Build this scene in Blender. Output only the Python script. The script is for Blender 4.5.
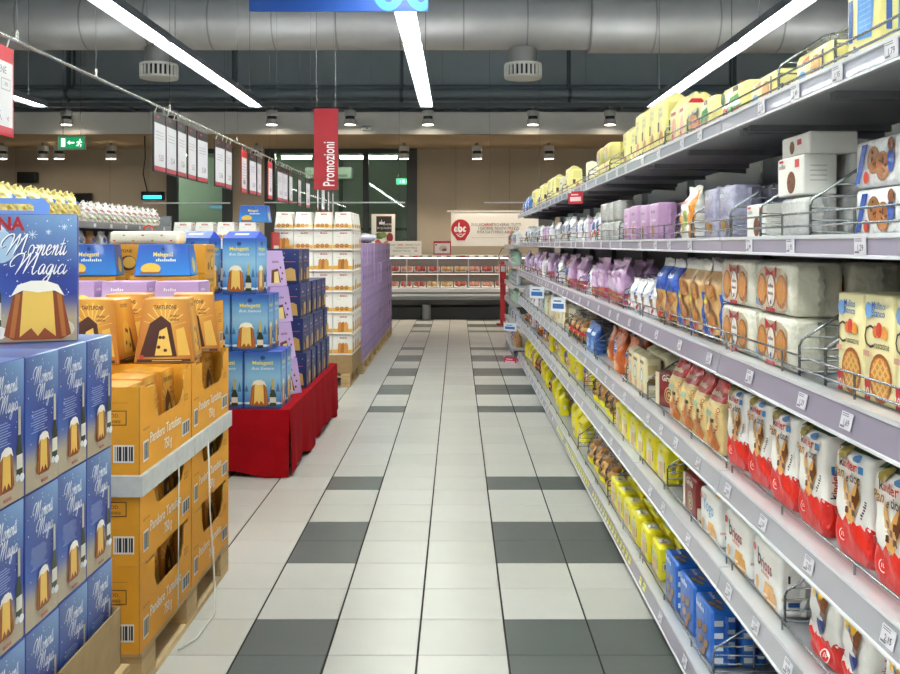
import bpy, bmesh, math, random
from mathutils import Vector, Matrix, Euler
from mathutils.geometry import tessellate_polygon

for _o in list(bpy.data.objects):
    bpy.data.objects.remove(_o)
SC = bpy.context.scene
COL = SC.collection
RND = random.Random(11)
PI = math.pi

# ------------------------------------------------------------ camera, world, exposure
F, H, U0, V0 = 940.0, 1.516, 457.5, 244.0        # focal length in pixels, eye height, vanishing point
cam = bpy.data.cameras.new('camera')
cam.sensor_width = 36.0
cam.lens = F * 36.0 / 900.0
cam.shift_x = (450.0 - U0) / 900.0
cam.shift_y = (V0 - 337.0) / 900.0
cam.clip_start, cam.clip_end = 0.05, 200
camo = bpy.data.objects.new('camera', cam)
camo.location = (0, 0, H)
camo.rotation_euler = (PI / 2, 0, 0)
COL.objects.link(camo)
SC.camera = camo

w = bpy.data.worlds.new('world')
SC.world = w
w.use_nodes = True
w.node_tree.nodes['Background'].inputs[0].default_value = (0.75, 0.85, 1.0, 1)
w.node_tree.nodes['Background'].inputs[1].default_value = 0.25
SC.view_settings.view_transform = 'Standard'
SC.view_settings.look = 'None'
SC.view_settings.gamma = 1.0
SC.view_settings.use_curve_mapping = False
SC.view_settings.exposure = 1.6
LAMP_POWER = 13.0


def at(u, v, Y):
    return Vector(((u - U0) / F * Y, Y, H - (v - V0) / F * Y))


def yat(u, X):
    return F * X / (u - U0)


# ------------------------------------------------------------ colours and materials
_cc = {}


def C(h):
    if isinstance(h, tuple):
        return h
    if h not in _cc:
        r = []
        for i in (0, 2, 4):
            c = int(h[i:i + 2], 16) / 255.0
            r.append(c / 12.92 if c <= 0.04045 else ((c + 0.055) / 1.055) ** 2.4)
        _cc[h] = (r[0], r[1], r[2], 1.0)
    return _cc[h]


def mixc(a, b, t):
    a, b = C(a), C(b)
    t = max(0.0, min(1.0, t))
    return tuple(a[i] * (1 - t) + b[i] * t for i in range(3)) + (1.0,)


def mk(name, rough=0.5, metal=0.0, bump=0.0, bscale=30.0, var=0.0, vscale=8.0, spec=0.5, coat=0.0,
       stretch=(1, 1, 1), rvar=0.0):
    """Procedural material: colour of the print comes from the face colour, grain and relief from noise."""
    m = bpy.data.materials.new(name)
    m.use_nodes = True
    nt = m.node_tree
    b = nt.nodes['Principled BSDF']
    at_ = nt.nodes.new('ShaderNodeAttribute')
    at_.attribute_name = 'Col'
    out = at_.outputs['Color']
    tc = nt.nodes.new('ShaderNodeTexCoord')
    mp = nt.nodes.new('ShaderNodeMapping')
    mp.inputs['Scale'].default_value = stretch
    nt.links.new(tc.outputs['Object'], mp.inputs['Vector'])
    if var > 0:
        n = nt.nodes.new('ShaderNodeTexNoise')
        n.inputs['Scale'].default_value = vscale
        n.inputs['Detail'].default_value = 4
        nt.links.new(mp.outputs[0], n.inputs['Vector'])
        mr = nt.nodes.new('ShaderNodeMapRange')
        mr.inputs['From Min'].default_value = 0.25
        mr.inputs['From Max'].default_value = 0.75
        mr.inputs['To Min'].default_value = 1 - var
        mr.inputs['To Max'].default_value = 1 + var
        nt.links.new(n.outputs['Fac'], mr.inputs['Value'])
        vm = nt.nodes.new('ShaderNodeVectorMath')
        vm.operation = 'SCALE'
        nt.links.new(out, vm.inputs[0])
        nt.links.new(mr.outputs[0], vm.inputs['Scale'])
        out = vm.outputs[0]
    nt.links.new(out, b.inputs['Base Color'])
    b.inputs['Roughness'].default_value = rough
    b.inputs['Metallic'].default_value = metal
    b.inputs['Specular IOR Level'].default_value = spec
    b.inputs['Coat Weight'].default_value = coat
    if rvar > 0:
        n3 = nt.nodes.new('ShaderNodeTexNoise')
        n3.inputs['Scale'].default_value = 3.0
        nt.links.new(mp.outputs[0], n3.inputs['Vector'])
        m3 = nt.nodes.new('ShaderNodeMapRange')
        m3.inputs['To Min'].default_value = rough - rvar
        m3.inputs['To Max'].default_value = rough + rvar
        nt.links.new(n3.outputs['Fac'], m3.inputs['Value'])
        nt.links.new(m3.outputs[0], b.inputs['Roughness'])
    if bump > 0:
        n2 = nt.nodes.new('ShaderNodeTexNoise')
        n2.inputs['Scale'].default_value = bscale
        n2.inputs['Detail'].default_value = 3
        nt.links.new(mp.outputs[0], n2.inputs['Vector'])
        bp = nt.nodes.new('ShaderNodeBump')
        bp.inputs['Strength'].default_value = bump
        bp.inputs['Distance'].default_value = 0.01
        nt.links.new(n2.outputs['Fac'], bp.inputs['Height'])
        nt.links.new(bp.outputs[0], b.inputs['Normal'])
    return m


def mk_emit(name, col, strength):
    m = bpy.data.materials.new(name)
    m.use_nodes = True
    b = m.node_tree.nodes['Principled BSDF']
    b.inputs['Base Color'].default_value = C(col)
    b.inputs['Emission Color'].default_value = C(col)
    b.inputs['Emission Strength'].default_value = strength
    return m


def mk_clear(name, col, refl, rough, tint=1.0):
    """Thin clear film or glass: transparent with a Fresnel gloss."""
    m = bpy.data.materials.new(name)
    m.use_nodes = True
    nt = m.node_tree
    nt.nodes.clear()
    o = nt.nodes.new('ShaderNodeOutputMaterial')
    t = nt.nodes.new('ShaderNodeBsdfTransparent')
    t.inputs[0].default_value = C(col)
    g = nt.nodes.new('ShaderNodeBsdfGlossy')
    g.inputs['Roughness'].default_value = rough
    fr = nt.nodes.new('ShaderNodeFresnel')
    fr.inputs['IOR'].default_value = refl
    n = nt.nodes.new('ShaderNodeTexNoise')
    n.inputs['Scale'].default_value = 30
    tc = nt.nodes.new('ShaderNodeTexCoord')
    nt.links.new(tc.outputs['Object'], n.inputs['Vector'])
    if rough > 0.02:
        bp = nt.nodes.new('ShaderNodeBump')
        bp.inputs['Strength'].default_value = 0.6
        bp.inputs['Distance'].default_value = 0.02
        nt.links.new(n.outputs['Fac'], bp.inputs['Height'])
        nt.links.new(bp.outputs[0], g.inputs['Normal'])
        nt.links.new(bp.outputs[0], fr.inputs['Normal'])
    mx = nt.nodes.new('ShaderNodeMixShader')
    nt.links.new(fr.outputs[0], mx.inputs[0])
    nt.links.new(t.outputs[0], mx.inputs[1])
    nt.links.new(g.outputs[0], mx.inputs[2])
    nt.links.new(mx.outputs[0], o.inputs['Surface'])
    return m


M = {
    'carton': mk('printed_carton', 0.42, coat=0.15),
    'film': mk('printed_film', 0.28, bump=0.35, bscale=28, coat=0.2),
    'foil': mk('crinkled_film', 0.22, bump=0.8, bscale=38, coat=0.3),
    'kraft': mk('kraft_cardboard', 0.8, var=0.10, vscale=20, bump=0.1, bscale=120),
    'board': mk('orange_board', 0.62, var=0.05, vscale=14),
    'wood': mk('pallet_wood', 0.8, var=0.22, vscale=9, bump=0.3, bscale=40, stretch=(1, 0.25, 4)),
    'cloth': mk('draped_cloth', 0.95, var=0.12, vscale=7, bump=0.35, bscale=26, spec=0.1),
    'tile': mk('glazed_tile', 0.34, var=0.05, vscale=3.5, rvar=0.08, spec=0.45),
    'grout': mk('grout', 0.9, var=0.1, vscale=30),
    'wall': mk('painted_wall', 0.85, var=0.04, vscale=2.0, bump=0.05, bscale=60),
    'paint': mk('painted_metal', 0.45, var=0.03, vscale=4),
    'steel': mk('shelf_steel', 0.34, metal=0.35, var=0.04, vscale=6),
    'chrome': mk('wire_chrome', 0.25, metal=0.9),
    'duct': mk('galvanised_duct', 0.5, metal=0.6, var=0.14, vscale=1.6, rvar=0.1, bump=0.05, bscale=4),
    'plastic': mk('plain_plastic', 0.35),
    'rail': mk('price_rail_plastic', 0.32, coat=0.15, spec=0.5),
    'food': mk('food', 0.55, var=0.12, vscale=40, bump=0.4, bscale=60),
    'lamp': mk_emit('lamp_diffuser', 'FAFFF8', LAMP_POWER),
    'added_uplight': mk_emit('added_lamp_uplight', 'F0F8FF', LAMP_POWER * 0.95),  # added upward glow, brightens duct and upper wall
    'spot': mk_emit('spot_lens', 'FFF0D8', 14.0),
    'case_light': mk_emit('case_light', 'FFE8DC', 1.5),
    'back_lamp': mk_emit('back_lamp', 'F4FFF4', 20.0),
    'exit_white': mk_emit('exit_pictogram', 'F4FFF8', 0.5),
    'exit': mk_emit('exit_green', '1FA866', 0.25),
    'exit_on': mk_emit('exit_lit', '2FD488', 1.0),
    'blue_led': mk_emit('blue_tube', '20B8FF', 2.6),
    'clear': mk_clear('clear_film', 'FAFAF8', 1.25, 0.22),
    'glass': mk_clear('window_glass', 'EEF4EF', 1.5, 0.0),
    'case_glass': mk_clear('case_glass', 'F2F4F2', 1.2, 0.0),
}


# ------------------------------------------------------------ mesh builder
class B:
    def __init__(s):
        s.v, s.f, s.c, s.m, s.s = [], [], [], [], []

    def face(s, pts, col, mat=0, smooth=False):
        i = len(s.v)
        s.v.extend([tuple(p) for p in pts])
        s.f.append(tuple(range(i, i + len(pts))))
        s.c.append(col)
        s.m.append(mat)
        s.s.append(smooth)

    def idx(s, verts, faces, col, mat=0, smooth=False):
        i = len(s.v)
        s.v.extend([tuple(p) for p in verts])
        for k, f in enumerate(faces):
            s.f.append(tuple(i + j for j in f))
            s.c.append(col[k] if isinstance(col, list) else col)
            s.m.append(mat)
            s.s.append(smooth)

    def box(s, x0, x1, y0, y1, z0, z1, col, mat=0):
        v = [(x0, y0, z0), (x1, y0, z0), (x1, y1, z0), (x0, y1, z0), (x0, y0, z1), (x1, y0, z1), (x1, y1, z1), (x0, y1, z1)]
        f = [(0, 3, 2, 1), (4, 5, 6, 7), (0, 1, 5, 4), (1, 2, 6, 5), (2, 3, 7, 6), (3, 0, 4, 7)]
        s.idx(v, f, col, mat)

    def rbox(s, x0, x1, y0, y1, z0, z1, r, col, mat=0, seg=2):
        bm = bmesh.new()
        bmesh.ops.create_cube(bm, size=1)
        for q in bm.verts:
            q.co = Vector((x0 if q.co.x < 0 else x1, y0 if q.co.y < 0 else y1, z0 if q.co.z < 0 else z1))
        bmesh.ops.bevel(bm, geom=list(bm.edges), offset=r, segments=seg, profile=0.5, affect='EDGES')
        bm.verts.index_update()
        s.idx([q.co[:] for q in bm.verts], [[l.index for l in f.verts] for f in bm.faces], col, mat, seg > 1)
        bm.free()

    def cyl(s, p0, p1, r0, col, r1=None, n=12, mat=0, caps=True, smooth=True):
        p0, p1 = Vector(p0), Vector(p1)
        r1 = r0 if r1 is None else r1
        d = (p1 - p0).normalized()
        a = d.orthogonal().normalized()
        b = d.cross(a)
        vs = []
        for p, r in ((p0, r0), (p1, r1)):
            for k in range(n):
                t = 2 * PI * k / n
                vs.append(p + (a * math.cos(t) + b * math.sin(t)) * r)
        fs = [(k, (k + 1) % n, n + (k + 1) % n, n + k) for k in range(n)]
        s.idx(vs, fs, col, mat, smooth)
        if caps:
            s.idx(vs[:n], [tuple(range(n))[::-1]], col, mat)
            s.idx(vs[n:], [tuple(range(n))], col, mat)

    def tube(s, pts, r, col, n=6, mat=0):
        pts = [Vector(p) for p in pts]
        rings = []
        for i, p in enumerate(pts):
            d = (pts[min(i + 1, len(pts) - 1)] - pts[max(i - 1, 0)]).normalized()
            a = d.cross(Vector((0.123, 0.456, 0.881))).normalized()
            b = d.cross(a)
            rings.append([p + (a * math.cos(2 * PI * k / n) + b * math.sin(2 * PI * k / n)) * r for k in range(n)])
        vs = [q for R_ in rings for q in R_]
        fs = []
        for i in range(len(pts) - 1):
            for k in range(n):
                fs.append((i * n + k, i * n + (k + 1) % n, (i + 1) * n + (k + 1) % n, (i + 1) * n + k))
        fs.append(tuple(range(n))[::-1])
        fs.append(tuple((len(pts) - 1) * n + k for k in range(n)))
        s.idx(vs, fs, col, mat, True)

    def grid(s, fn, nu, nv, col, mat=0, smooth=True):
        vs = [fn(i / nu, j / nv) for j in range(nv + 1) for i in range(nu + 1)]
        fs, cs = [], []
        for j in range(nv):
            for i in range(nu):
                fs.append((j * (nu + 1) + i, j * (nu + 1) + i + 1, (j + 1) * (nu + 1) + i + 1, (j + 1) * (nu + 1) + i))
                if callable(col):
                    cs.append([C(col(a / nu, b / nv)) for a, b in ((i, j), (i + 1, j), (i + 1, j + 1), (i, j + 1))])
                else:
                    cs.append(col)
        s.idx(vs, fs, cs, mat, smooth)

    def sphere(s, c, r, col, n=10, m=7, mat=0, fn=None):
        c = Vector(c)
        rx, ry, rz = r if isinstance(r, tuple) else (r, r, r)

        def f(a, b):
            th, ph = a * 2 * PI, b * PI - PI / 2
            k = fn(th, ph) if fn else 1.0
            return c + Vector((rx * math.cos(ph) * math.cos(th), ry * math.cos(ph) * math.sin(th), rz * math.sin(ph))) * k
        s.grid(f, n, m, col, mat)

    def mesh(s, name, mats):
        me = bpy.data.meshes.new(name)
        me.from_pydata(s.v, [], s.f)
        for k in mats:
            me.materials.append(M[k])
        if len(mats) > 1:
            me.polygons.foreach_set('material_index', s.m)
        me.polygons.foreach_set('use_smooth', s.s)
        ca = me.color_attributes.new('Col', 'FLOAT_COLOR', 'CORNER')
        buf = []
        for f, c in zip(s.f, s.c):
            if isinstance(c, list):
                for q in c:
                    buf.extend(q)
            else:
                c = C(c)
                for _ in f:
                    buf.extend(c)
        ca.data.foreach_set('color', buf)
        me.update()
        return me

    def build(s, name, mats, parent=None, loc=(0, 0, 0)):
        mats = [mats] if isinstance(mats, str) else mats
        return link(name, s.mesh(name, mats), parent, loc)


def link(name, me, parent=None, loc=(0, 0, 0), rz=0.0, rot=None):
    o = bpy.data.objects.new(name, me)
    COL.objects.link(o)
    o.location = loc
    o.rotation_euler = rot if rot else (0, 0, rz)
    if parent is not None:
        o.parent = parent
    return o


def tag(o, label, cat, group=None, kind=None):
    o['label'] = label
    o['category'] = cat
    if group:
        o['group'] = group
    if kind:
        o['kind'] = kind
    return o


def struct(o, label=None, cat=None):
    o['kind'] = 'structure'
    if label:
        o['label'] = label
        o['category'] = cat
    return o


def empty(name, loc=(0, 0, 0), rz=0.0):
    o = bpy.data.objects.new(name, None)
    COL.objects.link(o)
    o.location = loc
    o.rotation_euler = (0, 0, rz)
    o.empty_display_size = 0.05
    return o


ORD = ('first second third fourth fifth sixth seventh eighth ninth tenth eleventh twelfth thirteenth fourteenth '
       'fifteenth sixteenth seventeenth eighteenth nineteenth twentieth').split()


def ordn(i):
    return ORD[i] if i < 20 else 'twenty-' + ORD[i - 20]


# ------------------------------------------------------------ flat print on a panel
_glyph = {}


def glyphs(txt, shear=0.0, bold=0.0):
    k = (txt, shear, bold)
    if k not in _glyph:
        cu = bpy.data.curves.new('t', 'FONT')
        cu.body = txt
        cu.resolution_u = 2
        cu.shear = shear
        cu.offset = bold
        cu.size = 1.0
        ob = bpy.data.objects.new('t', cu)
        me = bpy.data.meshes.new_from_object(ob)
        me.calc_loop_triangles()
        vs = [q.co.to_2d() for q in me.vertices]
        tr = [tuple(vs[i] for i in t.vertices) for t in me.loop_triangles]
        x0 = min([q.x for q in vs] or [0])
        x1 = max([q.x for q in vs] or [1])
        _glyph[k] = (tr, x0, x1)
        bpy.data.meshes.remove(me)
        bpy.data.objects.remove(ob)
        bpy.data.curves.remove(cu)
    return _glyph[k]


def catmull(p, n=6):
    p = [Vector(q) for q in p]
    out = []
    for i in range(len(p) - 1):
        a, b, c, d = p[max(i - 1, 0)], p[i], p[i + 1], p[min(i + 2, len(p) - 1)]
        for k in range(n):
            t = k / n
            out.append(0.5 * ((2 * b) + (c - a) * t + (2 * a - 5 * b + 4 * c - d) * t * t + (3 * b - a - 3 * c + d) * t ** 3))
    out.append(p[-1])
    return out


SCRIPT = {
    'M': (2.0, [[(-.55, .95), (-.95, .8), (-1.05, 1.3), (-.6, 1.95), (.0, 2.1), (.12, 1.7), (.0, .9), (-.25, 0)],
                [(-.2, .15), (.15, 1.0), (.55, 1.8), (.75, 2.1), (.68, 1.2), (.5, .05)],
                [(.52, .15), (.8, .9), (1.25, 1.8), (1.5, 2.1), (1.45, 1.3), (1.38, .4), (1.55, 0), (1.9, .4)]]),
    'o': (.9, [[(.1, .5), (.2, .9), (.45, 1), (.65, .6), (.5, .1), (.2, .02), (.1, .5)], [(.62, .75), (.95, .75)]]),
    'm': (1.15, [[(0, .7), (.15, 1), (.2, .6), (.12, 0)], [(.14, .2), (.4, .98), (.5, .9), (.42, 0)],
                 [(.44, .2), (.72, .98), (.84, .85), (.78, .1), (.95, .02), (1.15, .4)]]),
    'n': (.85, [[(0, .7), (.15, 1), (.2, .6), (.12, 0)], [(.14, .2), (.42, .98), (.54, .85), (.48, .1), (.65, .02), (.85, .4)]]),
    'e': (.62, [[(0, .4), (.35, .6), (.42, .9), (.2, 1), (.02, .5), (.15, .03), (.4, .08), (.62, .4)]]),
    't': (.45, [[(.22, 1.7), (.1, .4), (.2, .02), (.45, .4)], [(-.1, 1.1), (.45, 1.18)]]),
    'i': (.38, [[(.08, .95), (.02, .3), (.12, .02), (.38, .4)], [(.16, 1.35), (.2, 1.42)]]),
    'a': (.82, [[(.55, .9), (.3, 1), (.05, .6), (.1, .08), (.35, .12), (.56, .9), (.52, .3), (.62, .02), (.82, .4)]]),
    'g': (.8, [[(.55, .9), (.3, 1), (.05, .6), (.1, .08), (.35, .12), (.56, .9), (.5, -.3), (.25, -.85), (-.05, -.6), (.3, -.1), (.8, .4)]]),
    'c': (.6, [[(.5, .85), (.3, 1), (.05, .6), (.1, .08), (.35, .05), (.6, .4)]]),
}


class Panel:
    """Prints shapes on a surface; fn(x, y) in metres gives the point and the outward normal."""

    def __init__(s, b, fn, cell=None, mat=0, base=0.0006, step=0.00025):
        s.b, s.fn, s.cell, s.mat, s.off, s.step = b, fn, cell, mat, base, step

    def tris(s, tr, col):
        if s.cell:
            out, st = [], [tuple(Vector(q) for q in t) for t in tr]
            while st:
                a, b, c = st.pop()
                e = [(b - a).length, (c - b).length, (a - c).length]
                k = e.index(max(e))
                if e[k] <= s.cell:
                    out.append((a, b, c))
                    continue
                p, q, r = ((a, b, c), (b, c, a), (c, a, b))[k]
                m_ = (p + q) / 2
                st += [(p, m_, r), (m_, q, r)]
            tr = out
        vs, fs = [], []
        for t in tr:
            i = len(vs)
            for q in t:
                p, n = s.fn(q[0], q[1])
                vs.append(p + n * s.off)
            fs.append((i, i + 1, i + 2))
        s.b.idx(vs, fs, col, s.mat, s.cell is not None)
        s.off += s.step

    def poly(s, pts, col):
        v = [Vector((p[0], p[1], 0)) for p in pts]
        ar = sum(v[i].x * v[(i + 1) % len(v)].y - v[(i + 1) % len(v)].x * v[i].y for i in range(len(v)))
        if ar < 0:
            v.reverse()
        tr = []
        for t in tessellate_polygon([v]):
            a, b, c = (v[i].to_2d() if not isinstance(i, Vector) else i for i in t)
            if (b - a).cross(c - a) < 0:
                b, c = c, b
            tr.append((a, b, c))
        s.tris(tr, col)

    def rect(s, x, y, w, h, col, rot=0.0):
        p = [(0, 0), (w, 0), (w, h), (0, h)]
        c, n = math.cos(rot), math.sin(rot)
        p = [Vector((x + a * c - b * n, y + a * n + b * c)) for a, b in p]
        s.tris([(p[0], p[1], p[2]), (p[0], p[2], p[3])], col)

    def ell(s, x, y, rx, ry=None, col='FFFFFF', n=14, rot=0.0):
        ry = rx if ry is None else ry
        c, q = math.cos(rot), math.sin(rot)
        p = []
        for k in range(n):
            a, b = rx * math.cos(2 * PI * k / n), ry * math.sin(2 * PI * k / n)
            p.append(Vector((x + a * c - b * q, y + a * q + b * c)))
        o = Vector((x, y))
        s.tris([(o, p[k], p[(k + 1) % n]) for k in range(n)], col)

    def text(s, t, x, y, size, col, al='C', shear=0.0, bold=0.0, rot=0.0, sx=1.0):
        tr, a, b = glyphs(t, shear, bold)
        k = size / 0.7
        o = {'C': (a + b) / 2, 'L': a, 'R': b}[al]
        c, n = math.cos(rot), math.sin(rot)

        def f(q):
            p0, p1 = (q.x - o) * k * sx, q.y * k
            return Vector((x + p0 * c - p1 * n, y + p0 * n + p1 * c))
        s.tris([tuple(f(q) for q in t_) for t_ in tr], col)

    def marks(s, n, x, y, size, col, al='C', shear=0.0, bold=0.0, rot=0.0, sx=1.0):
        """Print too small to read in the photograph: a row of letter-like strokes."""
        pw = size * .72 * sx
        o = {'C': -n * pw / 2, 'L': 0.0, 'R': -n * pw}[al]
        c, q = math.cos(rot), math.sin(rot)
        for k in range(n):
            h = size * (1.0 if (k * 5 + n) % 3 == 0 else .68)
            a, b = o + k * pw, 0.0
            s.rect(x + a * c - b * q, y + a * q + b * c, pw * .62, h, col, rot)
            s.off -= s.step
        s.off += s.step

    def textw(s, t, x, y, width, size, col, **kw):
        tr, a, b = glyphs(t, kw.get('shear', 0.0), kw.get('bold', 0.0))
        s.text(t, x, y, size, col, sx=width / ((b - a) * size / 0.7), **kw)

    def stroke(s, pts, wd, col, smooth=True):
        q = catmull([Vector((p[0], p[1])) for p in pts], 5) if smooth else [Vector((p[0], p[1])) for p in pts]
        L, R_ = [], []
        n = len(q)
        for i, p in enumerate(q):
            d = q[min(i + 1, n - 1)] - q[max(i - 1, 0)]
            d = d.normalized() if d.length > 1e-9 else Vector((1, 0))
            k = wd * (0.45 + 0.55 * math.sin(PI * i / max(n - 1, 1))) / 2
            L.append(p + Vector((-d.y, d.x)) * k)
            R_.append(p - Vector((-d.y, d.x)) * k)
        tr = []
        for i in range(n - 1):
            tr += [(R_[i], R_[i + 1], L[i + 1]), (R_[i], L[i + 1], L[i])]
        s.tris(tr, col)

    def script(s, t, x, y, size, wd, col, shear=0.3, sx=1.0):
        cx = 0.0
        for ch in t:
            adv, st = SCRIPT[ch]
            for q in st:
                s.stroke([(x + (cx + a + b * shear) * size * sx, y + b * size) for a, b in q], wd, col)
                s.off -= s.step
            cx += adv
        s.off += s.step

    def grad(s, x, y, w, h, fn, nx, ny):
        vs, fs, cs = [], [], []
        for j in range(ny):
            for i in range(nx):
                k = len(vs)
                cc = []
                for a, b in ((i, j), (i + 1, j), (i + 1, j + 1), (i, j + 1)):
                    p, n = s.fn(x + w * a / nx, y + h * b / ny)
                    vs.append(p + n * s.off)
                    cc.append(C(fn(a / nx, b / ny)))
                fs.append((k, k + 1, k + 2, k + 3))
                cs.append(cc)
        s.b.idx(vs, fs, cs, s.mat)
        s.off += s.step

    def lines(s, x, y, w, n, pitch, th, col, rnd=None):
        for k in range(n):
            f = 1.0 if rnd is None else rnd.uniform(0.6, 1.0)
            s.rect(x + w * (1 - f) / 2, y - k * pitch, w * f, th, col)
            s.off -= s.step
        s.off += s.step

    def barcode(s, x, y, w, h, bg='E8E4DC'):
        s.rect(x, y, w, h, bg)
        n = 9
        for k in range(n):
            s.rect(x + w * (0.08 + 0.86 * k / n), y + h * .1, w * (.03 + .035 * ((k * 7) % 3)), h * .8, '2A2A2E')
            s.off -= s.step
        s.off += s.step

    def cookie(s, x, y, r, col='A5682F', chips='4A2411', k=0):
        s.ell(x, y, r, r * .95, mixc(col, '000000', .25))
        s.ell(x - r * .06, y + r * .06, r * .9, r * .85, col)
        q = random.Random(k)
        for _ in range(7):
            a, d = q.uniform(0, 6.3), q.uniform(.1, .7) * r
            s.ell(x + d * math.cos(a), y + d * math.sin(a), r * .12, r * .1, chips, n=6)
            s.off -= s.step
        s.off += s.step

    def pandoro(s, x, y, w, h, crust='8C3F1A', crumb='E9BE5C', sugar='F4EEE2'):
        s.poly([(x - w * .5, y + h * .08), (x - w * .36, y + h * .8), (x + w * .36, y + h * .8), (x + w * .5, y + h * .08),
                (x + w * .36, y), (x - w * .36, y)], crust)
        for q in (-.42, .36):
            s.poly([(x + w * q, y + h * .05), (x + w * (q * .78), y + h * .78), (x + w * (q * .78 + .07), y + h * .78), (x + w * (q + .07), y + h * .03)], mixc(crust, 'D08A40', .45))
        s.poly([(x - w * .27, y + h * .05), (x - w * .22, y + h * .86), (x + w * .22, y + h * .86), (x + w * .27, y + h * .05),
                (x + w * .1, y + h * .2), (x, y + h * .06), (x - w * .1, y + h * .2)], crumb)
        s.poly([(x - w * .4, y + h * .74), (x - w * .3, y + h * .93), (x - w * .1, y + h), (x + w * .12, y + h), (x + w * .3, y + h * .93),
                (x + w * .4, y + h * .74), (x + w * .25, y + h * .83), (x, y + h * .8), (x - w * .22, y + h * .84)], sugar)

    def bottle(s, x, y, w, h, foil='C9C4A8', body='23331F'):
        s.poly([(x - w / 2, y), (x - w / 2, y + h * .42), (x - w * .2, y + h * .6), (x - w * .17, y + h), (x + w * .17, y + h),
                (x + w * .2, y + h * .6), (x + w / 2, y + h * .42), (x + w / 2, y)], body)
        s.poly([(x - w * .22, y + h * .6), (x - w * .19, y + h), (x + w * .19, y + h), (x + w * .22, y + h * .6)], foil)
        s.rect(x - w * .5, y + h * .12, w, h * .2, 'DCD8CC')


def plane_fn(o, ux, uy):
    o, ux, uy = Vector(o), Vector(ux), Vector(uy)
    n = ux.cross(uy).normalized()
    return lambda x, y: (o + ux * x + uy * y, n)


# ------------------------------------------------------------ carton with printed faces (front towards -y)
class Carton:
    def __init__(s, w, d, h, col, r=0.0025, taper=1.0, mat='carton', cols=None):
        s.w, s.d, s.h, s.t = w, d, h, taper
        s.b = B()
        s.mats = [mat]
        n0 = len(s.b.v)
        s.b.rbox(-w / 2, w / 2, 0, d, 0, h, r, col, 0, 1 if r < .006 else 2)
        if taper != 1.0:
            for i in range(n0, len(s.b.v)):
                s.b.v[i] = tuple(s.tp(Vector(s.b.v[i])))

    def tp(s, p):
        k = 1 + (s.t - 1) * p.z / s.h
        return Vector((p.x * k, s.d / 2 + (p.y - s.d / 2) * k, p.z))

    def face(s, side):
        w, d, h = s.w, s.d, s.h
        o, ux, uy = {'front': ((-w / 2, 0, 0), (1, 0, 0), (0, 0, 1)), 'right': ((w / 2, 0, 0), (0, 1, 0), (0, 0, 1)),
                     'left': ((-w / 2, d, 0), (0, -1, 0), (0, 0, 1)), 'back': ((w / 2, d, 0), (-1, 0, 0), (0, 0, 1)),
                     'top': ((-w / 2, 0, h), (1, 0, 0), (0, 1, 0))}[side]
        f0 = plane_fn(o, ux, uy)
        return Panel(s.b, lambda x, y: (s.tp(f0(x, y)[0]), f0(x, y)[1]))

    def mesh(s, name):
        return s.b.mesh(name, s.mats)


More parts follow.
